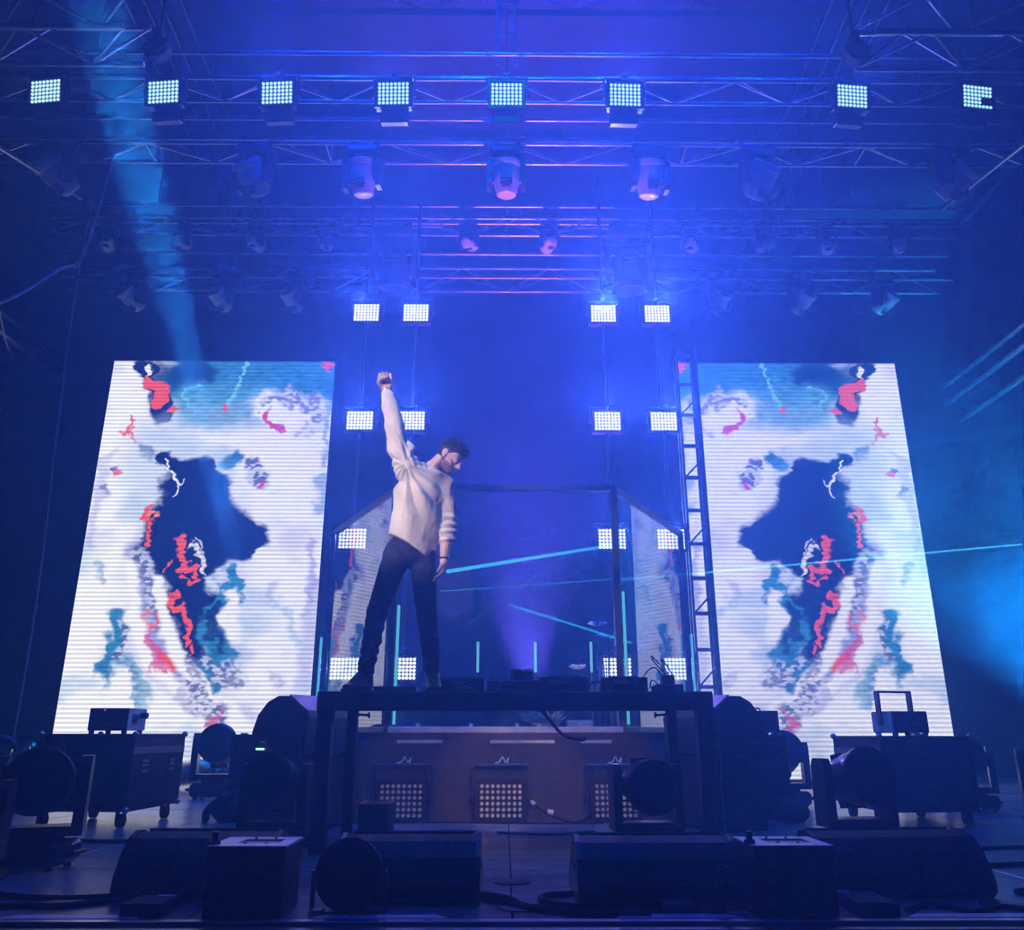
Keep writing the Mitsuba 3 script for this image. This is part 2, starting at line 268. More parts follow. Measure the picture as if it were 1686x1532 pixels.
# ------------------------------------------------------------------ LED screens
STROKES = [
    ('teal', [(0.344, 0.954), (0.972, 0.955)], 0.441, 0.305, 1.0, 1.0),
    ('navy', [(0.209, 0.971), (0.372, 0.949)], 0.186, 0.254, 1.2, 0.8),
    ('teal2', [(0.388, 0.878), (0.685, 0.878)], 0.356, 0.339, 1, 0.85),
    ('navy', [(0.131, 0.977), (0.22, 0.924), (0.256, 0.841)], 0.153, 0.068, 1.2, 1.0),
    ('navy', [(0.311, 0.983), (0.437, 0.966)], 0.136, 0.136, 1, 0.75),
    ('white', [(0.156, 0.974), (0.167, 0.962)], 0.051, 0.025, 1.0, 1.0),
    ('red', [(0.171, 0.937), (0.222, 0.937), (0.228, 0.89)], 0.102, 0.034, 1.4, 1.0),
    ('red', [(0.288, 0.877), (0.284, 0.85)], 0.034, 0.025, 1.5, 1.0),
    ('red', [(0.543, 0.881), (0.555, 0.878)], 0.051, 0.025, 2, 1.0),
    ('red', [(0.982, 0.989), (0.943, 0.972)], 0.051, 0.034, 2, 1.0),
    ('red', [(0.11, 0.825), (0.159, 0.769)], 0.025, 0.025, 2, 1.0),
    ('cyanl', [(0.331, 0.891), (0.372, 0.924)], 0.025, 0.025, 2, 1.0),
    ('cyanl', [(0.561, 0.891), (0.587, 0.971)], 0.042, 0.042, 2, 1.0),
    ('white', [(0.739, 0.875), (0.933, 0.843), (0.861, 0.778)], 0.305, 0.169, 1.5, 1.0),
    ('speck', [(0.711, 0.883), (0.789, 0.9), (0.929, 0.872)], 0.119, 0.076, 2.5, 0.8),
    ('rose', [(0.744, 0.842), (0.789, 0.818)], 0.085, 0.051, 2.5, 1.0),
    ('speck', [(0.881, 0.826), (0.96, 0.843)], 0.119, 0.085, 2.5, 0.5),
    ('speck', [(0.673, 0.715), (0.723, 0.684)], 0.186, 0.085, 2.5, 0.95),
    ('rose', [(0.715, 0.668), (0.734, 0.676)], 0.042, 0.034, 2.5, 1.0),
    ('teal', [(0.557, 0.727), (0.596, 0.743)], 0.093, 0.085, 1.4, 1.0),
    ('navy', [(0.188, 0.758), (0.244, 0.755)], 0.059, 0.068, 1.5, 1.0),
    ('speck', [(0.073, 0.704), (0.084, 0.701)], 0.051, 0.034, 1.5, 1.0),
    ('red', [(0.078, 0.695), (0.085, 0.698)], 0.042, 0.025, 1.5, 1.0),
    ('speck', [(0.034, 0.655), (0.038, 0.658)], 0.042, 0.034, 1.5, 1.0),
    ('halo', [(0.266, 0.73), (0.38, 0.668), (0.478, 0.577), (0.433, 0.43), (0.513, 0.291)], 0.636, 0.508, 1.2, 0.55),
    ('lilac', [(0.232, 0.51), (0.301, 0.402), (0.38, 0.291), (0.509, 0.197)], 0.22, 0.22, 1.4, 0.9),
    ('navy', [(0.284, 0.742), (0.37, 0.714)], 0.102, 0.051, 1, 1.0),
    ('navy', [(0.49, 0.707), (0.459, 0.668)], 0.119, 0.068, 1, 1.0),
    ('navy', [(0.421, 0.66), (0.488, 0.592), (0.479, 0.51)], 0.458, 0.119, 1.3, 1.0),
    ('navy', [(0.526, 0.592), (0.695, 0.54)], 0.254, 0.136, 1.3, 1.0),
    ('navy', [(0.606, 0.51), (0.693, 0.525)], 0.203, 0.085, 1, 1.0),
    ('navy', [(0.358, 0.592), (0.307, 0.517)], 0.271, 0.153, 1.6, 1.0),
    ('navy', [(0.393, 0.473), (0.485, 0.374), (0.566, 0.27)], 0.356, 0.153, 1.6, 1.0),
    ('speck', [(0.244, 0.502), (0.307, 0.43), (0.364, 0.318)], 0.119, 0.102, 1.5, 0.75),
    ('lilac', [(0.377, 0.264), (0.483, 0.203)], 0.254, 0.169, 1.4, 0.8),
    ('white', [(0.301, 0.738), (0.357, 0.668)], 0.019, 0.017, 1, 1.0),
    ('white', [(0.375, 0.668), (0.328, 0.644)], 0.017, 0.017, 1.5, 1.0),
    ('white', [(0.444, 0.517), (0.526, 0.466)], 0.034, 0.034, 1.5, 0.8),
    ('white', [(0.476, 0.525), (0.54, 0.459)], 0.025, 0.025, 1.5, 0.6),
    ('red', [(0.279, 0.599), (0.26, 0.573), (0.296, 0.561), (0.282, 0.532)], 0.051, 0.034, 2.2, 1.0),
    ('orange', [(0.292, 0.576), (0.3, 0.588)], 0.042, 0.034, 2.2, 1.0),
    ('red', [(0.403, 0.553), (0.403, 0.517), (0.414, 0.481)], 0.051, 0.025, 1.4, 1.0),
    ('red', [(0.437, 0.471), (0.433, 0.452), (0.488, 0.466), (0.485, 0.445)], 0.042, 0.025, 2, 1.0),
    ('red', [(0.436, 0.437), (0.47, 0.42), (0.492, 0.435)], 0.034, 0.025, 1.4, 1.0),
    ('red', [(0.355, 0.473), (0.361, 0.479)], 0.025, 0.025, 2, 1.0),
    ('red', [(0.397, 0.402), (0.42, 0.399), (0.455, 0.332), (0.484, 0.288)], 0.051, 0.034, 2, 1.0),
    ('red', [(0.324, 0.311), (0.324, 0.36)], 0.042, 0.034, 2, 0.8),
    ('red', [(0.389, 0.243), (0.437, 0.247), (0.406, 0.223)], 0.076, 0.042, 2.2, 1.0),
    ('red', [(0.507, 0.264), (0.512, 0.272)], 0.034, 0.025, 2, 1.0),
    ('red', [(0.599, 0.229), (0.607, 0.226)], 0.051, 0.025, 2, 1.0),
    ('red', [(0.543, 0.151), (0.609, 0.118)], 0.042, 0.051, 2, 0.6),
    ('teal', [(0.558, 0.374), (0.651, 0.409), (0.625, 0.452)], 0.102, 0.068, 2, 1.0),
    ('teal', [(0.554, 0.332), (0.622, 0.264), (0.588, 0.223)], 0.169, 0.119, 2.2, 1.0),
    ('cyanl', [(0.576, 0.346), (0.607, 0.291)], 0.042, 0.042, 2.5, 0.7),
    ('speck', [(0.584, 0.243), (0.662, 0.217)], 0.136, 0.102, 2, 0.8),
    ('teal', [(0.164, 0.353), (0.206, 0.291), (0.175, 0.223)], 0.153, 0.119, 2, 1.0),
    ('speck', [(0.211, 0.318), (0.272, 0.223), (0.322, 0.17)], 0.059, 0.068, 1.8, 0.8),
    ('teal', [(0.048, 0.459), (0.091, 0.437)], 0.076, 0.085, 2, 0.5),
    ('white', [(0.63, 0.388), (0.678, 0.332)], 0.119, 0.085, 2, 1.0),
    ('white', [(0.201, 0.473), (0.255, 0.36), (0.341, 0.25), (0.49, 0.17), (0.609, 0.118)], 0.093, 0.102, 0.9, 1.0),
    ('white', [(0.336, 0.437), (0.38, 0.332), (0.463, 0.25), (0.599, 0.17), (0.757, 0.099)], 0.093, 0.085, 0.9, 1.0),
    ('speck', [(0.484, 0.257), (0.602, 0.157), (0.711, 0.086)], 0.042, 0.051, 1, 0.7),
    ('lilac', [(0.65, 0.093), (0.571, 0.131), (0.466, 0.17)], 0.051, 0.068, 1.5, 0.6),
    ('speck', [(0.843, 0.23), (0.871, 0.204)], 0.085, 0.085, 1.5, 0.4),
    ('lilac', [(0.95, 0.518), (0.957, 0.374)], 0.068, 0.085, 1.5, 0.7),
    ('lilac', [(0.987, 0.431), (0.969, 0.197)], 0.119, 0.136, 1, 0.5),
    ('teal', [(0.98, 0.684), (1.005, 0.592)], 0.085, 0.119, 2, 0.6),
    ('teal', [(0.99, 0.925), (1.0, 0.731)], 0.068, 0.102, 2, 0.6),
    ('lilac', [(0.812, 0.424), (0.829, 0.395)], 0.068, 0.068, 2, 0.5),
    ('navy', [(0.559, 0.367), (0.611, 0.291)], 0.085, 0.068, 2, 0.9),
    ('rose', [(0.355, 0.284), (0.383, 0.237)], 0.059, 0.051, 2, 0.8),
    ('speck', [(0.483, 0.203), (0.62, 0.125), (0.741, 0.055)], 0.11, 0.102, 1.6, 0.8),
    ('rose', [(0.622, 0.118), (0.664, 0.086)], 0.059, 0.068, 2, 0.7),
    ('teal2', [(0.265, 0.25), (0.346, 0.17)], 0.102, 0.102, 2, 0.7),
    ('lilac', [(0.024, 0.729), (0.031, 0.517)], 0.085, 0.119, 2, 0.5),
    ('teal2', [(0.87, 0.374), (0.907, 0.291)], 0.076, 0.085, 2.4, 0.4),
]
PALETTE = {'navy': (0.0, 0.012, 0.085), 'teal': (0.03, 0.22, 0.40), 'teal2': (0.10, 0.36, 0.52), 'cyanl': (0.22, 0.62, 0.68), 'red': (0.95, 0.10, 0.035),
           'orange': (0.98, 0.26, 0.06), 'rose': (0.72, 0.07, 0.2), 'lilac': (0.36, 0.36, 0.62), 'white': (0.95, 0.93, 0.91), 'halo': (0.45, 0.60, 0.78)}
SW, SH = 3.52, 6.25
def picture(u, v):
    """abstract colour cloud of the screens, in the left screen's own coordinates"""
    x, y = u * SW, v * SH
    x = x + 0.035 * (mikit.cell_rand(dr.floor(v * 150), 3, 1) - 0.5) + 0.05 * (mikit.noise(v * 46, 4, 2) - 0.5)      # rows out of step
    wx = mikit.fbm(x * 4.2, y * 4.2, 1.7, 5) - 0.5
    wy = mikit.fbm(x * 4.2 + 31, y * 4.2, 5.1, 5) - 0.5
    fine = mikit.fbm(x * 9.0, y * 22.0, 2.0, 3)
    grain = mikit.fbm(x * 16, y * 24, 8.0, 2)
    white = mi.Color3f(*PALETTE['white'])
    c = mi.Color3f(white)
    tint = mikit.smoothstep(0.52, 0.75, mikit.fbm(x * 1.6, y * 2.4, 3.3, 3)) * 0.55
    c = c * (1 - tint) + mi.Color3f(0.34, 0.52, 0.68) * tint
    lil = mikit.smoothstep(0.55, 0.8, mikit.fbm(x * 1.3 + 5, y * 1.8, 7.3, 3)) * 0.5
    c = c * (1 - lil) + mi.Color3f(0.50, 0.46, 0.68) * lil
    for col, pts, r, soft, warp, amt in STROKES:
        px, py = x + 0.30 * warp * wx, y + 0.30 * warp * wy
        d = mi.Float(9.0)
        for (ax, ay), (bx_, by_) in zip(pts[:-1], pts[1:]):
            ax, ay, ex, ey = ax * SW, ay * SH, (bx_ - ax) * SW, (by_ - ay) * SH
            t = dr.clip(((px - ax) * ex + (py - ay) * ey) / max(ex * ex + ey * ey, 1e-9), 0, 1)
            d = dr.minimum(d, dr.square(px - ax - t * ex) + dr.square(py - ay - t * ey))
        k = (1 - mikit.smoothstep(r - 0.5 * soft, r + 0.5 * soft, dr.sqrt(d))) * amt
        if col == 'speck':
            s = mikit.smoothstep(0.42, 0.6, grain)
            q = mi.Color3f(0.10, 0.12, 0.26) * (1 - s) + mi.Color3f(0.62, 0.64, 0.75) * s
        else:
            q = mi.Color3f(*PALETTE[col])
            if col in ('teal', 'teal2'): q = q * (0.55 + 0.9 * fine)
        c = c * (1 - k) + q * k
    return c
def screen_fn(mirror):
    def fn(p, n, uv):
        u = 1 - uv.x if mirror else uv.x
        c = picture(u, uv.y)
        line = 0.5 + 0.5 * dr.sin(uv.y * (2 * math.pi * 100))          # rows of diodes
        return (c * (0.72 + 0.5 * line) + mi.Color3f(0.004, 0.008, 0.03)) * (1.25 * STOP)
    return fn
def led_screen(x0, x1, y, label, mirror):
    k = Kind()
    v = np.array([[x0, y, 0.05], [x1, y, 0.05], [x1, y, 0.05 + SH], [x0, y, 0.05 + SH]])
    k.add('display', (v, np.array([[0, 1, 2], [0, 2, 3]])), DIM, False, uv=np.array([[0, 0], [1, 0], [1, 1], [0, 1.0]]),
          emitter={'type': 'area', 'radiance': mikit.proc(screen_fn(mirror)), 'sampling_weight': 4.0}, label='glowing diode face showing abstract white, teal and red shapes')
    k.add('cabinet', bx(x0 - 0.006, x1 + 0.006, y + 0.003, y + 0.11, 0.045, 0.055 + SH), BLACK, False)
    k.add('base', bx(x0, x1, y - 0.10, y + 0.25, 0.0, 0.045), STEEL, False)
    for j in range(4):
        xx = x0 + 0.3 + (x1 - x0 - 0.6) * j / 3
        s, M = rod((xx, y + 0.16, 0), (xx, y + 0.16, SH), 0.03, STEEL); k.add('brace', s, None, M=M)
    k.place('led_screen', label, 'screen')
led_screen(-6.25, -2.73, 11.95, 'tall glowing LED screen with abstract white and teal picture, left of the man', False)
led_screen(2.68, 6.25, 11.95, 'tall glowing LED screen with abstract white and teal picture, right of the glass booth', True)

# ------------------------------------------------------------------ trusses
def box_truss(name, p0, p1, size, label, bay=0.5, r=0.024, rb=0.011, group=None, faces='fbtk', mat=TRUSS, vert=False):
    p0, p1 = np.array(p0, float), np.array(p1, float)
    L = np.linalg.norm(p1 - p0); a = (p1 - p0) / L
    s = np.cross(a, [0, 0, 1.0]) if abs(a[2]) < 0.9 else np.array([1.0, 0, 0])
    s /= np.linalg.norm(s); u = np.cross(s, a); h = size / 2
    C = {'fb': -s * h - u * h, 'ft': -s * h + u * h, 'kb': s * h - u * h, 'kt': s * h + u * h}
    K = Kind()
    for c in C.values():
        sh_, M = rod(p0 + c, p1 + c, r, mat, 10); K.add('chord', sh_, None, M=M)
    n = max(1, int(round(L / bay)))
    pairs = {'f': ('fb', 'ft'), 'k': ('kb', 'kt'), 'b': ('fb', 'kb'), 't': ('ft', 'kt')}
    for fc in faces:
        A, B = pairs[fc]
        for i in range(n):
            q0, q1 = p0 + a * L * i / n, p0 + a * L * (i + 1) / n
            e, g = (C[A], C[B]) if i % 2 == 0 else (C[B], C[A])
            sh_, M = rod(q0 + e, q1 + g, rb, mat, 6); K.add('brace', sh_, None, M=M)
            if vert and i % 3 == 0:
                sh_, M = rod(q0 + C[A], q0 + C[B], rb, mat, 6); K.add('brace', sh_, None, M=M)
    return K.place(name, label, 'truss', group=group)

box_truss('lighting_truss', (-6.9, 7.25, 7.51), (6.9, 7.25, 7.51), 0.34, 'front horizontal lighting truss carrying the top row of lit LED panels', 0.62, faces='fb')
box_truss('lighting_truss', (-6.6, 8.45, 7.66), (6.6, 8.45, 7.66), 0.36, 'second horizontal truss carrying the row of large hanging moving heads', 0.72, faces='fb', vert=True)
box_truss('lighting_truss', (-6.9, 10.6, 8.0), (6.9, 10.6, 8.0), 0.30, 'third horizontal truss with a row of small moving heads below it', 0.62, faces='fb')
box_truss('lighting_truss', (-7.0, 11.45, 7.62), (7.0, 11.45, 7.62), 0.42, 'rearmost horizontal truss high above the LED screens', 0.7, faces='fb')
YO = (-0.17, -0.18, -0.15, -0.21)
ORD = ('first', 'second', 'third', 'fourth', 'fifth', 'sixth', 'seventh', 'eighth', 'ninth', 'tenth', 'eleventh', 'last')
# carriers: the four truss lines hang from the roof on steel
for i, (y, z) in enumerate(((7.25, 7.68), (8.45, 7.84), (10.6, 8.15), (11.45, 7.83))):
    for x in (-5.2, 0.0, 5.2):
        if i == 0 and x == 0.0: continue
        key = numbered('hanging_cable'); s, M = rod((x, y + YO[i], z - 0.03), (x, y + YO[i], 9.75), 0.008, STEEL, 6); ent(key, s, M)
        tag(key, f'thin steel wire from the roof to the {("front", "second", "third", "rearmost")[i]} truss, {"left" if x < 0 else "right" if x > 0 else "at the middle"}', 'cable', 'steel wires holding the trusses')
# ladder of two uprights at the top centre
K = Kind()
for x in (-0.1, 0.09):
    s, M = rod((x, 7.2, 7.66), (x, 7.2, 9.75), 0.016, STEEL); K.add('upright', s, None, M=M)
for k in range(4):
    s, M = rod((-0.1, 7.2, 8.1 + 0.45 * k), (0.09, 7.2, 8.1 + 0.45 * k), 0.012, STEEL); K.add('rung', s, None, M=M)
K.place('hanging_ladder', 'narrow two-rail hanging frame at the top centre, above the front truss', 'frame')
# corner trusses close to the camera, top left and top right
box_truss('lighting_truss', (-6.2, 5.5, 6.38), (-3.15, 5.5, 6.38), 0.40, 'close box truss in the top left corner, partly behind the blue beam', 0.46, faces='fbt', r=0.026, rb=0.014)
box_truss('lighting_truss', (3.05, 5.5, 6.38), (6.4, 5.5, 6.38), 0.40, 'close box truss in the top right corner', 0.46, faces='fbt', r=0.026, rb=0.014)
# chain motors at their ends
def hoist(x, y, z, label):
    k = Kind()
    k.add('housing', cat([lathe([(0, -0.06), (0.085, -0.06), (0.11, -0.04), (0.11, 0.04), (0.085, 0.06), (0, 0.06)], 28, (x, y, z), (0, 1, 0))]), DARKSHELL)
    k.add('cover', lathe([(0, 0), (0.085, 0), (0.095, -0.015), (0, -0.02)][::-1], 28, (x, y - 0.06, z), (0, -1, 0)), SHELL)
    s, M = rod((x, y, z + 0.1), (x, y, 9.75), 0.014, STEEL); k.add('chain', s, None, M=M)
    k.add('hook_block', box((x, y, z + 0.14), (0.07, 0.10, 0.14), 0.01), DARKSHELL)
    k.place('chain_hoist', label, 'hoist')
hoist(-2.95, 5.5, 6.14, 'round chain hoist at the end of the top left truss')
hoist(2.97, 5.5, 6.16, 'round chain hoist at the end of the top right truss')
# side beams running towards the rear at both edges
def pair(name, pts, r, mat, label, catg='beam'):
    k = Kind()
    for a, b in pts:
        s, M = rod(a, b, r, mat); k.add('rail', s, None, M=M)
    k.place(name, label, catg)
pair('side_truss', [((-7.7, 9.0, 6.75), (-7.7, 13.0, 6.75)), ((-7.7, 9.0, 6.45), (-7.7, 13.0, 6.45)), ((-7.5, 9.0, 6.3), (-7.5, 13.0, 6.3))], 0.05, ALU, 'group of side rails running to the rear at the left edge', 'truss')
pair('side_truss', [((7.6, 9.0, 6.35), (7.6, 13.0, 6.35)), ((7.6, 9.0, 6.05), (7.6, 13.0, 6.05)), ((7.8, 9.0, 5.75), (7.8, 13.0, 5.75))], 0.05, ALU, 'group of side rails running to the rear at the right edge', 'truss')
pair('roof_rail', [((-5.2, 5.6, 5.9), (-5.6, 9.2, 7.35))], 0.03, ALU, 'slanted rail at the upper left edge, below the close truss', 'rail')
pair('roof_rail', [((5.4, 5.2, 6.1), (5.9, 9.4, 7.4))], 0.03, ALU, 'slanted rail at the upper right edge, below the close truss', 'rail')
# tower beside the right screen
K = Kind()
for x, y in ((2.66, 11.58), (2.93, 11.58), (2.66, 11.76), (2.93, 11.76)):
    s, M = rod((x, y, 0.0), (x, y, 6.36), 0.032 if x > 2.8 else 0.018, STEEL); K.add('chord', s, None, M=M)
for k in range(13):
    z = 0.25 + 0.5 * k
    K.add('rung', bx(2.66, 2.93, 11.56, 11.60, z - 0.025, z + 0.025), STEEL, False)
    if k % 2 == 0 and k < 12:
        s, M = rod((2.66, 11.58, z), (2.93, 11.58, z + 0.28), 0.014, STEEL, 6); K.add('brace', s, None, M=M)
K.add('panel', bx(2.895, 2.965, 11.54, 11.56, 0.0, 6.36), BLACK, False)
K.add('foot', bx(2.6, 3.0, 11.5, 11.82, 0.0, 0.04), STEEL, False)
K.place('screen_tower', 'upright truss tower in front of the inner edge of the right LED screen', 'truss')

# ------------------------------------------------------------------ LED blinder panels
NX, NZ, PITCH_ = 8, 6, 0.042
def discs(r, depth, cells):
    out = []
    for i, j in cells:
        d = trimesh.creation.cylinder(r, depth, sections=10)
        d.apply_transform(rot([1, 0, 0], 90)); d.apply_translation(((i - (NX - 1) / 2) * PITCH_, -depth / 2, (j - (NZ - 1) / 2) * PITCH_)); out.append(d)
    return cat(out)
CELLS = [(i, j) for i in range(NX) for j in range(NZ)]
DEAD = [(i, j) for i in (5, 6, 7) for j in (1, 2)]
def frame_mesh(w, h, d, t):
    o = sg.box(-w / 2, -h / 2, w / 2, h / 2); i_ = sg.box(-w / 2 + t, -h / 2 + t, w / 2 - t, h / 2 - t)
    return prism(o.difference(i_), -0.012, d)
PANEL_BODY = shp(cat([box((0, 0.055, 0), (0.40, 0.09, 0.315), 0.012), frame_mesh(0.40, 0.315, 0.01, 0.022)]), DARKSHELL, False)
PANEL_FINS = shp(cat([box((0, 0.115, 0.03 * k), (0.34, 0.04, 0.008)) for k in range(-4, 5)]), DARKSHELL, False)
YOKE_U = shp(cat([bx(-0.225, -0.213, 0.02, 0.08, -0.02, 0.20, 0.003), bx(0.213, 0.225, 0.02, 0.08, -0.02, 0.20, 0.003), bx(-0.225, 0.225, 0.02, 0.08, 0.19, 0.202, 0.003)]), STEEL, False)
KNOB = shp(cyl((-0.24, 0.05, 0), (-0.198, 0.05, 0), 0.02), BLACK)
KNOB2 = shp(cyl((0.198, 0.05, 0), (0.24, 0.05, 0), 0.02), BLACK)
CLAMP = shp(cat([bx(-0.025, 0.025, 0.025, 0.075, 0.195, 0.23, 0.004), cyl((-0.03, 0.05, 0.24), (0.03, 0.05, 0.24), 0.032, 14)]), STEEL)
DRIVER_BOX = shp(box((0, 0.10, -0.235), (0.30, 0.10, 0.11), 0.01), DARKSHELL, False)
def blinder_kind(face, power, lit=True, cells=CELLS, box_=False, clamp=True, dot=0.0165):
    k = Kind()
    k.add('housing', PANEL_BODY, None); k.add('cooling_fins', PANEL_FINS, None); k.add('bracket', YOKE_U, None); k.add('knob', KNOB, None); k.add('knob', KNOB2, None)
    if clamp: k.add('clamp', CLAMP, None)
    if box_: k.add('driver_box', DRIVER_BOX, None)
    if lit:
        k.add('diodes', discs(dot, 0.008, cells), DIM, False, label='grid of glowing white-cyan diodes', kind='stuff', emitter=glow(*face))
        if len(cells) < 48: k.add('dead_diodes', discs(0.0165, 0.008, DEAD), LENS, False, label='unlit diodes', kind='stuff')
    else:
        k.add('diodes', discs(0.0145, 0.01, cells), OFFLED, False, label='grid of unlit cream diodes', kind='stuff')
    return k
lamp_no = [0]
def lamp_glow(p, aim, power, cutoff=30, weight=1.0):
    lamp_no[0] += 1
    d = np.array(aim, float) / np.linalg.norm(aim)
    q = np.array(p, float) + 0.05 * d
    spot(f'panel_light_{lamp_no[0]:02d}', q, q + d, power, cutoff, 6, weight)
VIO = np.array([0.24, 0.20, 1.0])
TOP = blinder_kind((0.8, 1.5, 1.6), None, box_=True)
TOPD = blinder_kind((0.7, 1.4, 1.6), None, cells=[c for c in CELLS if c not in DEAD], box_=True)
TOPX = [(-4.87, 'first from the left'), (-3.63, 'second from the left, behind the blue beam edge'), (-2.43, 'third from the left'), (-1.20, 'fourth from the left'), (0.0, 'at the centre'),
        (1.26, 'sixth from the left'), (3.68, 'seventh from the left'), (5.02, 'outermost right, with some dark diodes')]
PW = [2, 3, 16, 16, 5, 9, 9, 3]
for i, (x, w) in enumerate(TOPX):
    M = mv(x, 7.03, 7.10) @ rot([0, 0, 1], 1.5 * x) @ rot([1, 0, 0], 12)
    (TOPD if i == 7 else TOP).place('blinder_light', f'lit LED panel on the front truss, {w}', 'stage light', M, 'lit LED panels of the top row')
    lamp_glow(M[:3, 3] + np.array([0, -0.03, 0]), (0, -1, 0.05), VIO * PW[i] * 1.0, 55, 3 if PW[i] > 6 else 0.7)
SET = blinder_kind((2.2, 2.4, 2.4), None, dot=0.0185)
rows = ((5.98, 'top'), (4.44, 'second'), (2.90, 'third'), (1.36, 'bottom'))
cols = ((-1.86, 'outer left'), (-1.20, 'inner left'), (1.30, 'inner right'), (2.02, 'outer right'))
for x, cn in cols:
    for z, rn in rows:
        SET.place('blinder_light', f'lit white LED panel, {rn} of the {cn} hanging column behind the booth', 'stage light', mv(x, 9.75, z), 'lit LED panels of the four hanging columns')
        pw = {'top': 46, 'second': 40, 'third': 17, 'bottom': 6}[rn] * (1.5 if x > 0 else 1.0)
        lamp_glow((x, 9.72, z), (0, -1, 0), VIO * pw, 44, {'top': 6, 'second': 5, 'third': 2, 'bottom': 1}[rn])
    key = numbered('hanging_pipe'); s, M = rod((x, 9.80, 0.0), (x, 9.80, 8.2), 0.024, STEEL); ent(key, s, M)
    tag(key, f'thin upright pipe holding the {cn} column of LED panels', 'pipe')
for x0, x1, w in ((-2.2, -0.9, 'left'), (1.0, 2.4, 'right')):
    key = numbered('cross_pipe'); s, M = rod((x0, 9.80, 7.35), (x1, 9.80, 7.35), 0.024, STEEL); ent(key, s, M)
    tag(key, f'short horizontal pipe above the {w} columns of LED panels', 'pipe')
    for x in (x0 + 0.05, x1 - 0.05):
        key = numbered('hanging_cable'); s, M = rod((x, 9.80, 7.35), (x, 10.45, 7.86), 0.008, STEEL, 6); ent(key, s, M)
        tag(key, f'short steel wire at the {"left" if x < (x0 + x1) / 2 else "right"} end of the cross pipe above the {w} LED columns', 'cable', f'short wires above the {w} columns')

# ------------------------------------------------------------------ moving heads
def head_profile(big):
    return [(0, -0.20), (0.085, -0.20), (0.115, -0.18), (0.15, -0.06), (0.162, 0.05), (0.158, 0.15), (0.172, 0.17), (0.172, 0.225), (0.15, 0.235), (0.146, 0.20), (0, 0.20)]
MH_BASE = shp(cat([box((0, 0, 0.06), (0.40, 0.30, 0.12), 0.025), box((0, 0, 0.13), (0.22, 0.22, 0.03), 0.008)]), DARKSHELL, False)
MH_FEET = shp(cat([cyl((sx * 0.15, sy * 0.10, -0.02), (sx * 0.15, sy * 0.10, 0.01), 0.02, 8) for sx in (-1, 1) for sy in (-1, 1)]), RUBBER)
MH_HANDLE = shp(cat([tube([(sx * 0.2, -0.08, 0.05), (sx * 0.25, -0.06, 0.06), (sx * 0.25, 0.06, 0.06), (sx * 0.2, 0.08, 0.05)], 0.012) for sx in (-1,)]), BLACK)
MH_HANDLE2 = {**MH_HANDLE}
def yoke_mesh():
    arm = sg.Polygon([(-0.09, 0.14), (0.09, 0.14), (0.085, 0.5), (0.055, 0.55), (-0.055, 0.55), (-0.085, 0.5)])
    return cat([prism(arm, -0.235, -0.178, 'yz'), prism(arm, 0.178, 0.235, 'yz'), box((0, 0, 0.165), (0.47, 0.2, 0.05), 0.012)])
MH_YOKE = shp(yoke_mesh(), DARKSHELL, False)
MH_HEAD = shp(lathe(head_profile(0), 32), SHELL, 35)
MH_HEADD = shp(lathe(head_profile(0), 32), DARKSHELL, 35)
MH_LENS = shp(lathe([(0, 0.215), (0.06, 0.212), (0.11, 0.206), (0.145, 0.199), (0.145, 0.196), (0, 0.196)][::-1], 28), LENS, 60)
MH_PIVOT = shp(cyl((-0.19, 0, 0), (0.19, 0, 0), 0.05, 14), BLACK)
MH_FIN = shp(cat([box((0, 0, -0.11), (0.10, 0.32, 0.05), 0.004)] + [box((0, 0.14, -0.09 + 0.03 * k), (0.14, 0.05, 0.012), 0.003) for k in range(3)] + [box((0, -0.14, -0.09 + 0.03 * k), (0.14, 0.05, 0.012), 0.003) for k in range(3)]), BLACK, False)
MH_CLAMP = shp(cat([bx(-0.02, 0.02, -0.03, 0.03, -0.07, 0.01, 0.004), cyl((-0.03, 0, -0.085), (0.03, 0, -0.085), 0.04, 12)]), STEEL)
def moving_head(label, at, pan, tilt, hung, scale=1.0, group=None, dark=False, name='moving_head'):
    """base at the given point; hung: upside down below it. tilt 0 = lens away from the base"""
    M = mv(*at) @ (np.diag([1, -1, -1, 1.0]) if hung else np.eye(4)) @ np.diag([scale, scale, scale, 1.0])
    Y = M @ rot([0, 0, 1], pan)
    Hd = Y @ mv(0, 0, 0.42) @ rot([1, 0, 0], tilt)
    key = numbered(name)
    ent(key + '__base', MH_BASE, M)
    if hung: ent(key + '__clamp', MH_CLAMP, M @ mv(-0.14, 0, 0)); ent(key + '__clamp_001', MH_CLAMP, M @ mv(0.14, 0, 0))
    else: ent(key + '__feet', MH_FEET, M); ent(key + '__handle', MH_HANDLE, M); ent(key + '__handle_001', MH_HANDLE, M @ rot([0, 0, 1], 180))
    ent(key + '__yoke', MH_YOKE, Y)
    ent(key + '__head', MH_HEADD if dark else MH_HEAD, Hd); ent(key + '__head__lens', MH_LENS, Hd); ent(key + '__head__pivot', MH_PIVOT, Hd); ent(key + '__head__fins', MH_FIN, Hd)
    tag(key, label, 'moving head light', group)
    return Hd
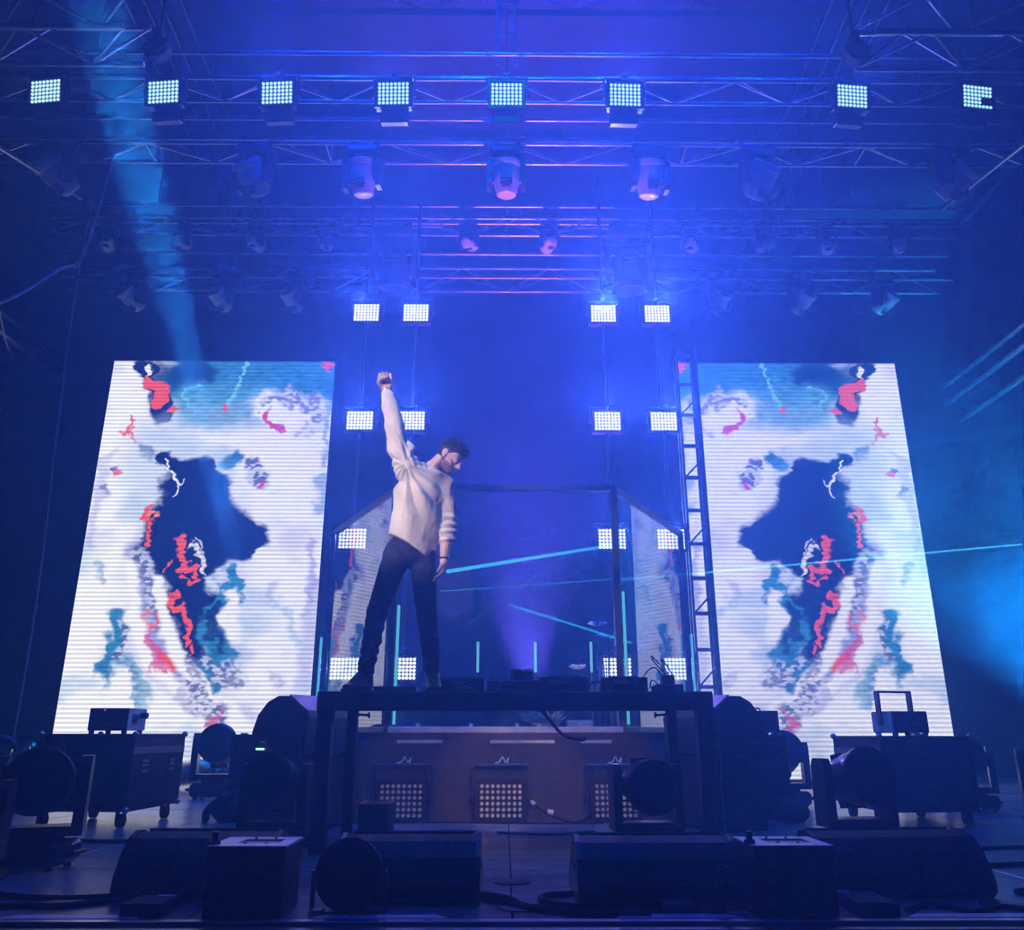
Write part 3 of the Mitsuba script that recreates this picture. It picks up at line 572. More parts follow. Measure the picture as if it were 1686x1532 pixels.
# hung rows (a hung head's own z points down; tilt turns it about the yoke's axle)
for x, pan, tilt, w in ((-5.33, 40, 62, 'at the far left, lying askew'), (-3.02, 25, 50, 'left, dim in the haze'), (-1.72, 10, 18, 'above the left LED columns, facing down'), (0.0, 0, 12, 'at the centre, facing down'),
                        (1.72, -10, 18, 'above the right LED columns, facing down'), (3.05, -25, 50, 'right, dim in the haze'), (5.38, -40, 62, 'at the far right, lying askew')):
    moving_head(f'large moving head hanging from the second truss, {w}', (x, 8.27, 7.37), pan, 180 + tilt, True, 1.0, 'large moving heads on the second truss')
for i, x in enumerate((-5.64, -4.61, -3.56, -2.53, -1.51, -0.53, 0.62, 1.60, 2.61, 3.69, 4.57, 5.6)):
    moving_head(f'small moving head under the third truss, {ORD[i]} of twelve from the left', (x * 1.04, 10.45, 7.775), 25 if i % 3 else -20, 95 + 20 * (i % 2), True, 0.62, 'small moving heads on the third truss')
for i, (x, pan, w) in enumerate(((-5.74, 35, 'above the left LED screen, outermost'), (-4.38, 25, 'above the left LED screen, middle'), (-3.28, 20, 'above the inner edge of the left LED screen'),
                                 (3.29, -20, 'above the inner edge of the right LED screen'), (4.58, -25, 'above the right LED screen, middle'), (5.86, -35, 'above the right LED screen, outermost'))):
    moving_head(f'moving head hanging from the rear truss, {w}', (x, 11.24, 7.345), pan, 240, True, 0.85, 'moving heads on the rear truss')
for x, w in ((-1.53, 'left'), (1.67, 'right')):
    moving_head(f'large moving head hanging between the two top LED panels of the {w} columns', (x, 9.80, 7.24), 0, 8, True, 1.35, None, True)
# floor
for x, y, pan, tilt, sc, w in ((-2.36, 3.86, 15, 60, 0.8, 'cut off by the bottom left edge'), (-2.42, 4.62, 20, 88, 0.95, 'nearest in the row at the left edge'), (-3.22, 5.35, 25, 80, 0.95, 'second in the row at the left edge'), (-3.85, 6.35, 25, 76, 0.95, 'third in the row at the left edge'),
                               (-4.35, 7.5, 25, 72, 0.95, 'fourth in the row at the left edge'), (-4.85, 8.8, 25, 70, 0.95, 'rearmost in the row at the left edge')):
    moving_head(f'dark moving head on the floor, {w}', (x, y, 0.02), pan, tilt, False, sc, 'moving heads on the floor at the left edge', True)
for x, y, pan, tilt, sc, w in ((3.35, 5.0, -20, 88, 0.95, 'nearest in the row at the right edge'), (3.98, 6.3, -25, 82, 0.95, 'second in the row at the right edge'), (4.12, 7.75, -25, 80, 0.95, 'third in the row, right of the right road case'), (4.45, 9.3, -25, 66, 0.95, 'rearmost in the row, behind the right road case')):
    moving_head(f'dark moving head on the floor, {w}', (x, y, 0.02), pan, tilt, False, sc, 'moving heads on the floor at the right edge', True)
for x, y, pan, tilt, sc, w in ((-1.30, 5.05, -8, 78, 0.85, 'between the left road case and the table'), (0.80, 5.0, 6, 92, 0.85, 'in front of the right table leg'), (2.03, 5.1, 8, 80, 0.9, 'in front of the right road case')):
    moving_head(f'dark moving head on the floor, {w}', (x, y, 0.02), pan, tilt, False, sc, None, True)
moving_head('moving head on the floor, before the lower right edge of the left LED screen', (-3.05, 9.3, 0.02), 10, 78, False, 1.15, None, True)
moving_head('moving head standing behind the right equipment box', (2.62, 8.2, 0.02), -10, 70, False, 1.0, None, True)

# ------------------------------------------------------------------ riser and glass booth
RY, RZ, RX = 7.0, 0.655, 1.02
K = Kind()
K.add('deck', bx(-1.85, 1.92, RY, 10.6, RZ - 0.05, RZ), BLACK, False)
def cloth(x0, x1, y, z0, z1, n=140):
    x = np.linspace(x0, x1, n); off = 0.010 * np.sin(x * 23) + 0.008 * np.sin(x * 57 + 1)
    zz = np.linspace(z0, z1, 8)
    v = np.array([[x[i], y + off[i] * (1 - 0.7 * k / 7), zz[k]] for k in range(8) for i in range(n)])
    b = v + [0, 0.015, 0]; f = []
    for k in range(7):
        for i in range(n - 1):
            a = k * n + i; f += [[a, a + 1, a + n + 1], [a, a + n + 1, a + n]]
    m = len(v); f2 = [[q[0] + m, q[2] + m, q[1] + m] for q in f]
    return trimesh.Trimesh(np.vstack([v, b]), f + f2, process=False)
K.add('skirt', cloth(-1.85, 1.92, RY - 0.02, 0.0, RZ - 0.05), FASCIA, 40, label='dark cloth skirt lit warm at the middle')
for sx, x in ((-1, -1.84), (1, 1.90)):
    K.add('side_panel', bx(x - 0.01, x + 0.01, RY + 0.01, 10.6, 0.0, RZ - 0.05), BLACK, False)
for x0, x1 in ((-0.87, -0.50), (-0.12, 0.40), (0.61, 0.86)):
    K.add('tape_strip', bx(x0, x1, RY - 0.045, RY - 0.04, 0.575, 0.60, 0.002), CREAM, False, label='pale strip along the top of the skirt')
K.place('riser', 'dark cloth-skirted riser behind the table', 'platform')
# booth: a centre pane and two side panes angled back
K = Kind()
ZB, ZT = RZ + 0.03, 2.755
P = [(-1.90, 8.85), (-0.965, 7.1), (0.975, 7.1), (1.94, 8.85)]
for i, (x, y) in enumerate(P):
    K.add('post', bx(x - 0.027, x + 0.027, y - 0.02, y + 0.035, RZ, ZT + 0.03, 0.004), STEEL, False)
for i in range(3):
    a, b = np.array(P[i]), np.array(P[i + 1])
    d = (b - a) / np.linalg.norm(b - a)
    L = np.linalg.norm(b - a); ang = math.degrees(math.atan2(d[1], d[0])); c = (a + b) / 2
    M = mv(c[0], c[1], 0) @ rot([0, 0, 1], ang)
    K.add('top_rail', box((0, 0.02, ZT + 0.01), (L, 0.06, 0.055), 0.006), STEEL, False, M=M)
    K.add('bottom_rail', box((0, 0.0, RZ + 0.025), (L, 0.07, 0.05), 0.005), PLATE if i == 1 else STEEL, False, M=M)
    q = np.array([[-L / 2 + 0.03, 0.01, ZB + 0.02], [L / 2 - 0.03, 0.01, ZB + 0.02], [L / 2 - 0.03, 0.01, ZT - 0.02], [-L / 2 + 0.03, 0.01, ZT - 0.02]])
    K.add('pane', (q, np.array([[0, 1, 2], [0, 2, 3]])), GLASS, False, M=M, label='clear glass pane')
for x in (-0.72, -0.28, 0.10, 0.28, 0.62): K.add('clip', box((x, 7.085, RZ + 0.06), (0.03, 0.02, 0.03), 0.004), WHITE, False)
CYAN = (0.10, 0.55, 0.72)
for x, y, z0, z1 in ((-0.915, 7.06, 0.72, 1.7), (1.02, 7.06, 0.72, 1.82), (-1.95, 8.83, 0.72, 1.62), (1.985, 8.83, 0.72, 1.66)):
    K.add('light_strip', bx(x - 0.012, x + 0.012, y, y + 0.02, z0, z1, 0.003), DIM, False, label='cyan reflection put in as a glowing strip on the lower post', emitter=glow(*CYAN))  # reflections of the LED edges on the posts, put in as glowing strips
K.place('glass_booth', 'three-sided clear glass screen with dark metal frame on the riser behind the man', 'glass screen')
# light tubes standing behind the glass
K = Kind()
K.add('tube', bx(-0.014, 0.014, -0.008, 0.008, 0.0, 0.31, 0.004), DIM, False, label='glowing cyan tube', emitter=glow(0.16, 0.62, 0.68))
K.add('stem', cyl((0, 0.006, -0.57), (0, 0.006, 0.01), 0.011, 8), BLACK); K.add('foot', bx(-0.08, 0.08, -0.08, 0.08, -0.585, -0.57), BLACK, False)
for x, w in ((-0.28, 'left'), (0.31, 'middle'), (0.885, 'right')):
    K.place('light_tube', f'short upright cyan light tube behind the glass, {w} of three', 'light tube', mv(x, 8.6, RZ + 0.585), 'cyan light tubes behind the glass')
# small things on the riser behind the glass
def tuft(c, n, h, spread, lean):
    out = []
    for k in range(n):
        a = rng.uniform(0, 6.28); s = rng.random() ** 0.5 * spread
        tip = np.array([c[0] + lean[0] + math.cos(a) * s, c[1] + math.sin(a) * s * 0.4 + lean[1], c[2] + h * rng.uniform(0.55, 1)])
        mid = (np.array(c) + tip) / 2 + np.array([0, 0, 0.25 * h * rng.random()])
        out.append(tube(spline([c, mid, tip], 6), [0.004] * 3 + [0.007] * (len(spline([c, mid, tip], 6)) - 5) + [0.004, 0.001], 3))
    return cat(out)
single('dried_grass', tuft((0.42, 7.55, RZ), 90, 0.20, 0.26, (-0.12, 0)), PAMPAS, 'bunch of pale dried grass lying behind the lower glass pane', 'dried grass', smooth=False)
K = Kind(); K.add('body', box((0.64, 7.35, RZ + 0.055), (0.22, 0.14, 0.10), 0.012), WHITE, False); K.add('lid_line', bx(0.528, 0.752, 7.278, 7.422, RZ + 0.072, RZ + 0.076), STEEL, False)
K.place('small_case', 'small pale case behind the lower glass pane, below the hanging cable', 'case')
def flower(c, s):
    out = []
    for k in range(5):
        a = k * 1.256 + rng.random()
        out.append(hull([(0, 0, 0), (math.cos(a) * s, math.sin(a) * s * 0.5, 0.25 * s), (math.cos(a + 0.5) * s * 0.7, 0.02, 0.5 * s), (math.cos(a - 0.4) * s * 0.6, -0.02, 0.3 * s), (math.cos(a) * s * 0.5, 0, 0.05 * s)]).apply_translation(c))
    return cat(out)
K = Kind()
stem_paths = [((0.92, 7.9, RZ), (0.93, 7.9, 1.2), (0.88, 7.88, 1.62)), ((0.95, 7.9, RZ), (0.97, 7.9, 1.1), (0.98, 7.88, 1.5)), ((0.90, 7.92, RZ), (0.78, 7.9, 0.95), (0.70, 7.9, 1.22))]
K.add('stems', cat([tube(spline(p, 10), 0.006, 5) for p in stem_paths]), BLACK)
for p, s in zip(stem_paths, (0.10, 0.13, 0.11)): K.add('blossom', flower(p[-1], s), WHITE, False)
K.add('vase', lathe([(0, 0), (0.05, 0), (0.07, 0.08), (0.05, 0.2), (0.035, 0.26), (0.045, 0.29), (0, 0.29)], 20, (0.93, 7.9, RZ)), DARKSHELL, 40)
K.place('flower_vase', 'dark vase with pale blossoms on long stems behind the glass, at its right', 'vase')

# ------------------------------------------------------------------ table
K = Kind()
TX0, TX1, TY0, TY1, TZ = -1.125, 1.25, 5.1, 5.9, 0.89
K.add('top', bx(TX0 + 0.01, TX1 - 0.01, TY0 + 0.02, TY1, TZ - 0.03, TZ, 0.004), BLACK, False)
K.add('front_board', bx(TX0, TX1, TY0, TY0 + 0.025, TZ - 0.107, TZ + 0.004, 0.004), BLACK, False)
K.add('rear_board', bx(TX0, TX1, TY1 - 0.025, TY1, TZ - 0.09, TZ - 0.03, 0.004), BLACK, False)
for x in (TX0 + 0.045, TX1 - 0.05):
    K.add('leg', bx(x - 0.045, x + 0.045, TY0 + 0.03, TY0 + 0.12, 0, TZ - 0.03, 0.005), BLACK, False)
for x in (-1.03, 1.13):
    K.add('leg', bx(x - 0.033, x + 0.033, 5.78, 5.85, 0, TZ - 0.03, 0.005), BLACK, False)
    s = 1 if x < 0 else -1
    K.add('clamp_screw', cat([cyl((x + s * 0.03, 5.8, TZ - 0.115), (x + s * 0.11, 5.8, TZ - 0.12), 0.008, 8), cyl((x + s * 0.105, 5.8, TZ - 0.12), (x + s * 0.115, 5.8, TZ - 0.12), 0.019, 10)]), BLACK)
K.place('table', 'long black table on which the man stands', 'table')

# added lamps under the table front, put in to warm the riser skirt
for i, (x, w) in enumerate(((-0.62, 'left'), (0.05, 'middle'), (0.70, 'right'))):
    K = Kind()
    K.add('housing', box((x, TY0 + 0.06, TZ - 0.055), (0.10, 0.05, 0.05), 0.008), BLACK, False); K.add('lens', cyl((x, TY0 + 0.088, TZ - 0.06), (x, TY0 + 0.084, TZ - 0.06), 0.018, 14), LENS)
    K.place('added_lamp', f'small black added lamp hidden under the table front, {w} of three', 'lamp')
    spot(f'added_warm_light_{i}', (x, TY0 + 0.10, TZ - 0.065), (x, 6.95, 0.24), np.array([1.0, 0.58, 0.34]) * (1.3, 3.4, 2.1)[i], 20, 15)

# ------------------------------------------------------------------ decks and mixer on the table
def letters(text, h, M, mat=CREAM):
    m = meshkit.text_mesh(text, h, 0.0015, True)
    c = (m.bounds[0] + m.bounds[1]) / 2
    m.apply_translation([-c[0], -c[1], 0])
    return m.apply_transform(M @ rot([1, 0, 0], 90))
PINKISH = prin('mat_pink_print', (0.72, 0.45, 0.45), 0.5)
def deck(x, y, w, text, label, ring):
    k = Kind()
    k.add('body', prism([(0.17, 0.0), (-0.17, 0.0), (-0.17, 0.105), (-0.07, 0.105), (-0.045, 0.085), (0.17, 0.06)], -w / 2, w / 2, 'yz').apply_translation((x, y, TZ)), BLACK, False)
    k.add('jog_wheel', lathe([(0, 0), (0.10, 0), (0.10, 0.015), (0.092, 0.02), (0, 0.02)], 28, (x, y + 0.04, TZ + 0.07), (0, 0.1, 1)), DARKSHELL, 40)
    k.add('screen', box((x, y - 0.115, TZ + 0.108), (w * 0.6, 0.07, 0.006)), LENS, False)
    k.add('lettering', letters(text, 0.020, mv(x - 0.02, y - 0.171, TZ + 0.078)), PINKISH, False, label='pale maker\'s lettering')
    if ring: k.add('cable_arc', tube(spline([(x - 0.02, y - 0.18, TZ + 0.045), (x + 0.03, y - 0.20, TZ + 0.052), (x + 0.08, y - 0.19, TZ + 0.03), (x + 0.10, y - 0.18, TZ + 0.01)], 14), 0.004), PINKISH)
    k.place('media_player', label, 'media player')
deck(-0.285, 5.68, 0.30, 'Pioneer', 'black media player on the table beside the man\'s right foot', True)
deck(0.37, 5.52, 0.31, 'Pioneer DJ', 'black media player on the table between the mixer and the rear box', False)
deck(0.76, 5.56, 0.30, 'Pioneer', 'black media player on the table, rightmost of three', False)
K = Kind()
K.add('body', bx(-0.11, 0.22, 5.36, 5.74, TZ, TZ + 0.085, 0.006), BLACK, False)
K.add('knobs', cat([cyl((-0.09 + 0.05 * i, 5.42 + 0.06 * j, TZ + 0.08), (-0.09 + 0.05 * i, 5.42 + 0.06 * j, TZ + 0.105), 0.009, 8) for i in range(6) for j in range(5)]), DARKSHELL, kind='stuff')
K.add('sockets', cat([cyl((-0.085 + 0.03 * i, 5.362, TZ + 0.03 + 0.025 * j), (-0.085 + 0.03 * i, 5.352, TZ + 0.03 + 0.025 * j), 0.007, 8) for i in range(4) for j in range(2)]), ALU, kind='stuff')
K.place('mixer', 'black mixer with silver sockets on the table, left of the tall black boxes', 'mixer')
K = Kind()
K.add('body', bx(0.035, 0.105, 5.38, 5.46, TZ, TZ + 0.155, 0.008), BLACK, False); K.add('side_block', bx(0.105, 0.175, 5.38, 5.47, TZ, TZ + 0.145, 0.006), BLACK, False)
K.add('cap', cyl((0.14, 5.42, TZ + 0.145), (0.14, 5.42, TZ + 0.16), 0.025, 14), DARKSHELL); K.add('plug', cyl((0.045, 5.37, TZ + 0.06), (0.055, 5.355, TZ + 0.06), 0.013, 10), ALU)
K.place('power_box', 'stack of small black boxes at the middle of the table', 'box')
K = Kind()
K.add('body', bx(0.97, 1.15, 5.44, 5.62, TZ, TZ + 0.065, 0.008), BLACK, False); K.add('top_block', bx(1.02, 1.10, 5.46, 5.56, TZ + 0.065, TZ + 0.125, 0.006), BLACK, False)
K.add('wires', cat([tube(spline(p, 18), 0.004, 5) for p in (
    [(1.03, 5.47, TZ + 0.10), (0.97, 5.45, TZ + 0.17), (0.90, 5.44, TZ + 0.12), (0.87, 5.44, TZ + 0.02), (0.93, 5.44, TZ + 0.005)],
    [(1.06, 5.5, TZ + 0.12), (0.98, 5.48, TZ + 0.20), (0.955, 5.47, TZ + 0.245), (1.0, 5.47, TZ + 0.20), (1.05, 5.47, TZ + 0.13)],
    [(1.07, 5.5, TZ + 0.12), (1.02, 5.48, TZ + 0.22), (1.05, 5.47, TZ + 0.19), (1.09, 5.47, TZ + 0.12)],
    [(1.0, 5.47, TZ + 0.06), (0.95, 5.45, TZ + 0.09), (0.93, 5.44, TZ + 0.04)])]), RUBBER)
K.place('junction_box', 'black junction box with a tangle of looped wires at the right end of the table', 'box')
single('cable', cat([tube(spline([(0.50, 5.34, TZ + 0.02), (0.56, 5.33, TZ + 0.07), (0.64, 5.33, TZ + 0.06), (0.72, 5.34, TZ + 0.03), (0.80, 5.36, TZ + 0.008)], 24), 0.007)]), RUBBER, 'dark cable looping in front of the rightmost media player on the table', 'cable')
single('metal_strip', bx(0.62, 0.86, 5.12, 5.14, TZ, TZ + 0.008), ALU, 'thin metal strip lying at the front edge of the table', 'metal strip')
single('cable', tube(spline([(0.23, 5.16, TZ - 0.10), (0.26, 5.18, 0.74), (0.36, 5.22, 0.64), (0.47, 5.25, 0.615), (0.49, 5.24, 0.63)], 24), 0.009), RUBBER, 'thick black cable hanging below the table', 'cable')
single('shoe_box', box((-0.72, 5.62, TZ + 0.028), (0.28, 0.20, 0.055), 0.006), BLACK, 'flat black box on the table between the man\'s feet', 'box')

# ------------------------------------------------------------------ unlit blinders on the floor
YOKE_U = shp(cat([bx(-0.225, -0.213, 0.02, 0.08, -0.02, 0.265, 0.003), bx(0.213, 0.225, 0.02, 0.08, -0.02, 0.265, 0.003), bx(-0.225, 0.225, 0.02, 0.08, 0.255, 0.267, 0.003)]), STEEL, False)
OFF = blinder_kind(None, None, lit=False, clamp=False)
for x, w in ((-0.80, 'left of three, partly behind the red-rimmed box'), (-0.03, 'middle of three below the table'), (0.86, 'right of three, partly behind a moving head')):
    OFF.place('blinder_light', f'unlit LED panel with cream diodes, {w}', 'stage light', mv(x, 6.80, 0.158), 'unlit LED panels below the table')
for x in (-0.80, -0.03, 0.86):
    pth = [(x - 0.05, 6.85, 0.428), (x - 0.01, 6.85, 0.44), (x + 0.01, 6.86, 0.475), (x + 0.035, 6.86, 0.435), (x + 0.06, 6.85, 0.47), (x + 0.05, 6.85, 0.43)]
    single('cable_tie', tube(spline(pth, 20), 0.006, 5), WHITE, {-0.80: 'white bent strap end on the bracket of the left unlit LED panel', -0.03: 'white bent strap end on the bracket of the middle unlit LED panel', 0.86: 'white bent strap end on the bracket of the right unlit LED panel'}[x], 'strap')
K = Kind()
K.add('cord', tube(spline([(0.19, 6.85, 0.155), (0.27, 6.8, 0.10), (0.38, 6.75, 0.045), (0.50, 6.74, 0.012), (0.60, 6.78, 0.02), (0.66, 6.84, 0.06)], 30), 0.009), RUBBER)
K.add('plug', cyl((0.19, 6.85, 0.158), (0.235, 6.82, 0.13), 0.014, 10), WHITE, label='pale plug'); K.add('connector', cyl((0.33, 6.77, 0.085), (0.37, 6.76, 0.075), 0.018, 10), WHITE, label='pale connector')
K.place('power_cable', 'dark cable with pale plugs between the middle and right unlit LED panels', 'cable')

# ------------------------------------------------------------------ road cases with hazers on top
def road_case(label, x0, x1, y0, y1, z0, z1, yaw, face_side):
    """face_side: +1 the latched end is at x1, -1 at x0"""
    k = Kind(); c = np.array([(x0 + x1) / 2, (y0 + y1) / 2, 0]); R = mv(*c) @ rot([0, 0, 1], yaw); hx, hy = (x1 - x0) / 2, (y1 - y0) / 2
    k.add('body', bx(-hx, hx, -hy, hy, z0, z1, 0.006), CASE, False)
    e = 0.022
    for sx in (-1, 1):
        for sy in (-1, 1):
            k.add('edge_trim', bx(min(sx * hx, sx * (hx - e)) - 0.002, max(sx * hx, sx * (hx - e)) + 0.002, min(sy * hy, sy * (hy - e)) - 0.002, max(sy * hy, sy * (hy - e)) + 0.002, z0, z1), STEEL, False)
    for z in (z0, z1):
        for s in (-1, 1):
            k.add('edge_trim', bx(-hx, hx, s * hy - 0.012 - 0.002, s * hy + 0.012 - 0.002 if s < 0 else s * hy + 0.002, z - e / 2, z + e / 2 if z == z0 else z + 0.003), STEEL, False)
            k.add('edge_trim', bx(s * hx - 0.012, s * hx + 0.012, -hy, hy, z - e / 2, z + e / 2 if z == z0 else z + 0.003), STEEL, False)
            for s2 in (-1, 1): k.add('corner_ball', trimesh.creation.icosphere(1, 0.024).apply_translation((s * hx * 0.995, s2 * hy * 0.995, z)), ALU)
    zl = z0 + 0.80 * (z1 - z0)
    X = face_side * hx
    k.add('lid_band', bx(min(X, X + face_side * 0.006), max(X, X + face_side * 0.006), -hy, hy, zl - 0.035, zl + 0.015), ALU, False)
    for y in (-0.55 * hy, 0.5 * hy):
        zc = z0 + 0.55 * (z1 - z0)
        k.add('latch', cat([box((X, y, zc), (0.012, 0.10, 0.11), 0.003)]), STEEL, False)
        for dz in (0.04, 0.012, -0.03):
            k.add('latch_bar', box((X + face_side * 0.010, y, zc + dz), (0.012, 0.075, 0.010), 0.002), ALU, False)
    k.add('label_plate', bx(-hx + 0.05, -hx + 0.13, -hy - 0.004, -hy, z1 - 0.11, z1 - 0.08), STEEL, False)
    for sx in (-1, 1):
        for sy in (-1, 1):
            x, y = sx * (hx - 0.07), sy * (hy - 0.07)
            k.add('caster', cat([bx(x - 0.04, x + 0.04, y - 0.04, y + 0.04, z0 - 0.012, z0, 0.002), bx(x - 0.028, x - 0.022, y - 0.02, y + 0.03, 0.045, z0 - 0.01), bx(x + 0.022, x + 0.028, y - 0.02, y + 0.03, 0.045, z0 - 0.01)]), STEEL, False)
            k.parts.append((k.parts[-1][0] + '__wheel', shp(cyl((x - 0.019, y + 0.012, 0.048), (x + 0.019, y + 0.012, 0.048), 0.048, 20), RUBBER), None))
    return k.place('road_case', label, 'road case', R)
road_case('black wheeled road case on the left, with a small haze machine on top', -3.43, -2.70, 6.42, 7.25, 0.125, 0.645, -4, 1)
road_case('black wheeled road case on the right, with a bracketed haze machine on top', 2.80, 3.51, 6.50, 7.30, 0.11, 0.628, 3, -1)
K = Kind()
K.add('body', bx(-3.33, -3.02, 6.88, 7.22, 0.672, 0.845, 0.006), CASE, False)
K.add('end_plate', bx(-3.02, -3.014, 6.885, 7.215, 0.676, 0.842), PLATE, False, label='paler end plate')
K.add('nozzle', cyl((-3.02, 7.1, 0.79), (-2.955, 7.1, 0.79), 0.024, 12), BLACK)
K.add('lever', cat([bx(-3.012, -3.0, 6.96, 7.02, 0.73, 0.80), cyl((-3.0, 6.99, 0.76), (-2.985, 7.06, 0.80), 0.008)]), BLACK, False)
K.add('red_lamp', box((-3.21, 6.878, 0.83), (0.012, 0.006, 0.012)), DIM, False, emitter=glow(0.9, 0.1, 0.08))
K.add('feet', cat([bx(x, x + 0.03, y, y + 0.03, 0.648, 0.674) for x in (-3.32, -3.06) for y in (6.89, 7.18)]), RUBBER, False)
K.place('haze_machine', 'small black haze machine on the left road case', 'haze machine')
K = Kind()
Mz = mv(3.20, 6.92, 0) @ rot([0, 0, 1], 12)
K.add('body', bx(-0.16, 0.16, -0.13, 0.13, 0.655, 0.82, 0.006), CASE, False, M=Mz)
K.add('end_plate', bx(-0.166, -0.16, -0.125, 0.125, 0.66, 0.815), PLATE, False, M=Mz, label='paler end plate')
K.add('carry_bracket', cat([bx(-0.19, -0.175, -0.03, 0.03, 0.72, 0.975, 0.004), bx(0.105, 0.12, -0.03, 0.03, 0.82, 0.975, 0.004), bx(-0.19, 0.12, -0.03, 0.03, 0.965, 0.98, 0.004), cyl((-0.2, 0, 0.735), (-0.155, 0, 0.735), 0.018, 10)]), STEEL, False, M=Mz, label='raised U-shaped bracket')
K.add('feet', cat([bx(x, x + 0.03, y, y + 0.03, 0.631, 0.657) for x in (-0.15, 0.12) for y in (-0.12, 0.09)]), RUBBER, False, M=Mz)
K.place('haze_machine', 'black haze machine with a raised bracket on the right road case', 'haze machine')

# ------------------------------------------------------------------ monitor stacks at both ends of the table
def monitor_stack(mirror, label):
    k = Kind(); s = -1 if mirror else 1
    prof = [(0.0, 0.50), (-0.045, 0.58), (-0.05, 0.66), (-0.01, 0.78), (0.07, 0.87), (0.16, 0.912), (0.24, 0.912), (0.40, 0.80), (0.42, 0.76), (0.40, 0.50)]
    prof = [(s * u, z) for u, z in prof]
    M = mv(-1.80 if not mirror else 1.87, 6.28, 0) @ rot([0, 0, 1], -24 * s)
    k.add('cabinet', prism(prof, 0.0, 0.62), CABINET, False, M=M)
    gr = [(0.243, 0.914), (0.404, 0.802), (0.424, 0.762), (0.404, 0.515), (0.412, 0.513), (0.434, 0.762), (0.412, 0.81), (0.249, 0.922)]
    k.add('grille', prism([(s * u, z) for u, z in gr], 0.02, 0.60), STEEL, False, M=M, label='dark perforated grille')
    k.add('sub_cabinet', bx(min(0, s * 0.40), max(0, s * 0.40), 0.0, 0.62, 0.0, 0.49, 0.01), CABINET, False, M=M)
    k.add('sub_grille', bx(min(s * 0.40, s * 0.41), max(s * 0.40, s * 0.41), 0.02, 0.60, 0.02, 0.47), STEEL, False, M=M)
    k.add('handle', cat([box((s * 0.06, -0.004, 0.60), (0.05, 0.01, 0.016), 0.002)]), ALU, False, M=M)
    if not mirror: k.add('indicator_lamp', box((0.045, -0.012, 0.545), (0.075, 0.014, 0.016), 0.004), DIM, False, M=M, label='small glowing cyan-white bar', emitter=glow(0.8, 1.5, 1.6))
    k.add('side_strip', bx(min(s * 0.385, s * 0.392), max(s * 0.385, s * 0.392), -0.004, 0.0, 0.01, 0.78), ALU, False, M=M)
    k.place('monitor_stack', label, 'speaker stack')
monitor_stack(False, 'black monitor speaker on a subwoofer at the left end of the table')
monitor_stack(True, 'black monitor speaker on a subwoofer at the right end of the table')
def crate(x0, x1, y0, y1, z0, z1, label, feet=0.0):
    k = Kind()
    k.add('body', bx(x0, x1, y0, y1, z0 + feet, z1, 0.008), CASE, False)
    k.add('front_frame', prism(sg.box(x0, z0 + feet, x1, z1).difference(sg.box(x0 + 0.02, z0 + feet + 0.02, x1 - 0.02, z1 - 0.02)), y0 - 0.008, y0 + 0.002), STEEL, False)
    if feet: k.add('feet', cat([bx(x, x + 0.03, y0 + 0.02, y0 + 0.05, z0, z0 + feet) for x in np.linspace(x0 + 0.01, x1 - 0.04, 4)]), RUBBER, False)
    k.add('handle', tube(spline([((x0 + x1) / 2 - 0.05, (y0 + y1) / 2, z1), ((x0 + x1) / 2 - 0.04, (y0 + y1) / 2, z1 + 0.02), ((x0 + x1) / 2 + 0.04, (y0 + y1) / 2, z1 + 0.025), ((x0 + x1) / 2 + 0.05, (y0 + y1) / 2, z1)], 8), 0.006), STEEL)
    k.place('equipment_box', label, 'equipment box')
crate(-2.27, -1.90, 7.2, 7.8, 0.0, 0.642, 'tall black equipment box behind the left monitor stack')
crate(-1.97, -1.72, 7.0 + 0.25, 7.6, 0.642, 0.83, 'small black box on the equipment box behind the left monitor stack', 0.02)
crate(1.93, 2.29, 7.02, 7.6, 0.0, 0.630, 'tall black equipment box behind the right monitor stack')
crate(2.00, 2.27, 7.10, 7.5, 0.63, 0.83, 'small black box on the equipment box behind the right monitor stack', 0.025)
single('cable_bundle', cat([tube(spline([(-2.32, 6.9, 0.02), (-2.28, 6.8, 0.08), (-2.2, 6.75, 0.15), (-2.12, 6.85, 0.2), (-2.05, 7.0, 0.22)], 20), 0.03, 8), box((-2.12, 6.95, 0.10), (0.3, 0.3, 0.2), 0.06)]), RUBBER, 'dark bundle of cable at the foot of the left equipment box', 'cable')
single('cable_bundle', box((2.22, 6.86, 0.075), (0.24, 0.26, 0.15), 0.05), RUBBER, 'dark bundle at the foot of the right equipment box', 'cable')

# ------------------------------------------------------------------ corrugated hose on the floor before the left screen
def hose(path, r):
    p = spline(path, 260); t = np.arange(len(p))
    return tube(p, r * (1 + 0.13 * np.sin(t * 1.05)), 14)
single('ventilation_hose', hose([(-4.7, 10.9, 0.14), (-4.1, 10.6, 0.16), (-3.75, 10.7, 0.20), (-3.45, 10.5, 0.20), (-3.2, 10.9, 0.15)], 0.13), ALU, 'silver corrugated hose on the floor before the left LED screen', 'hose', smooth=60)

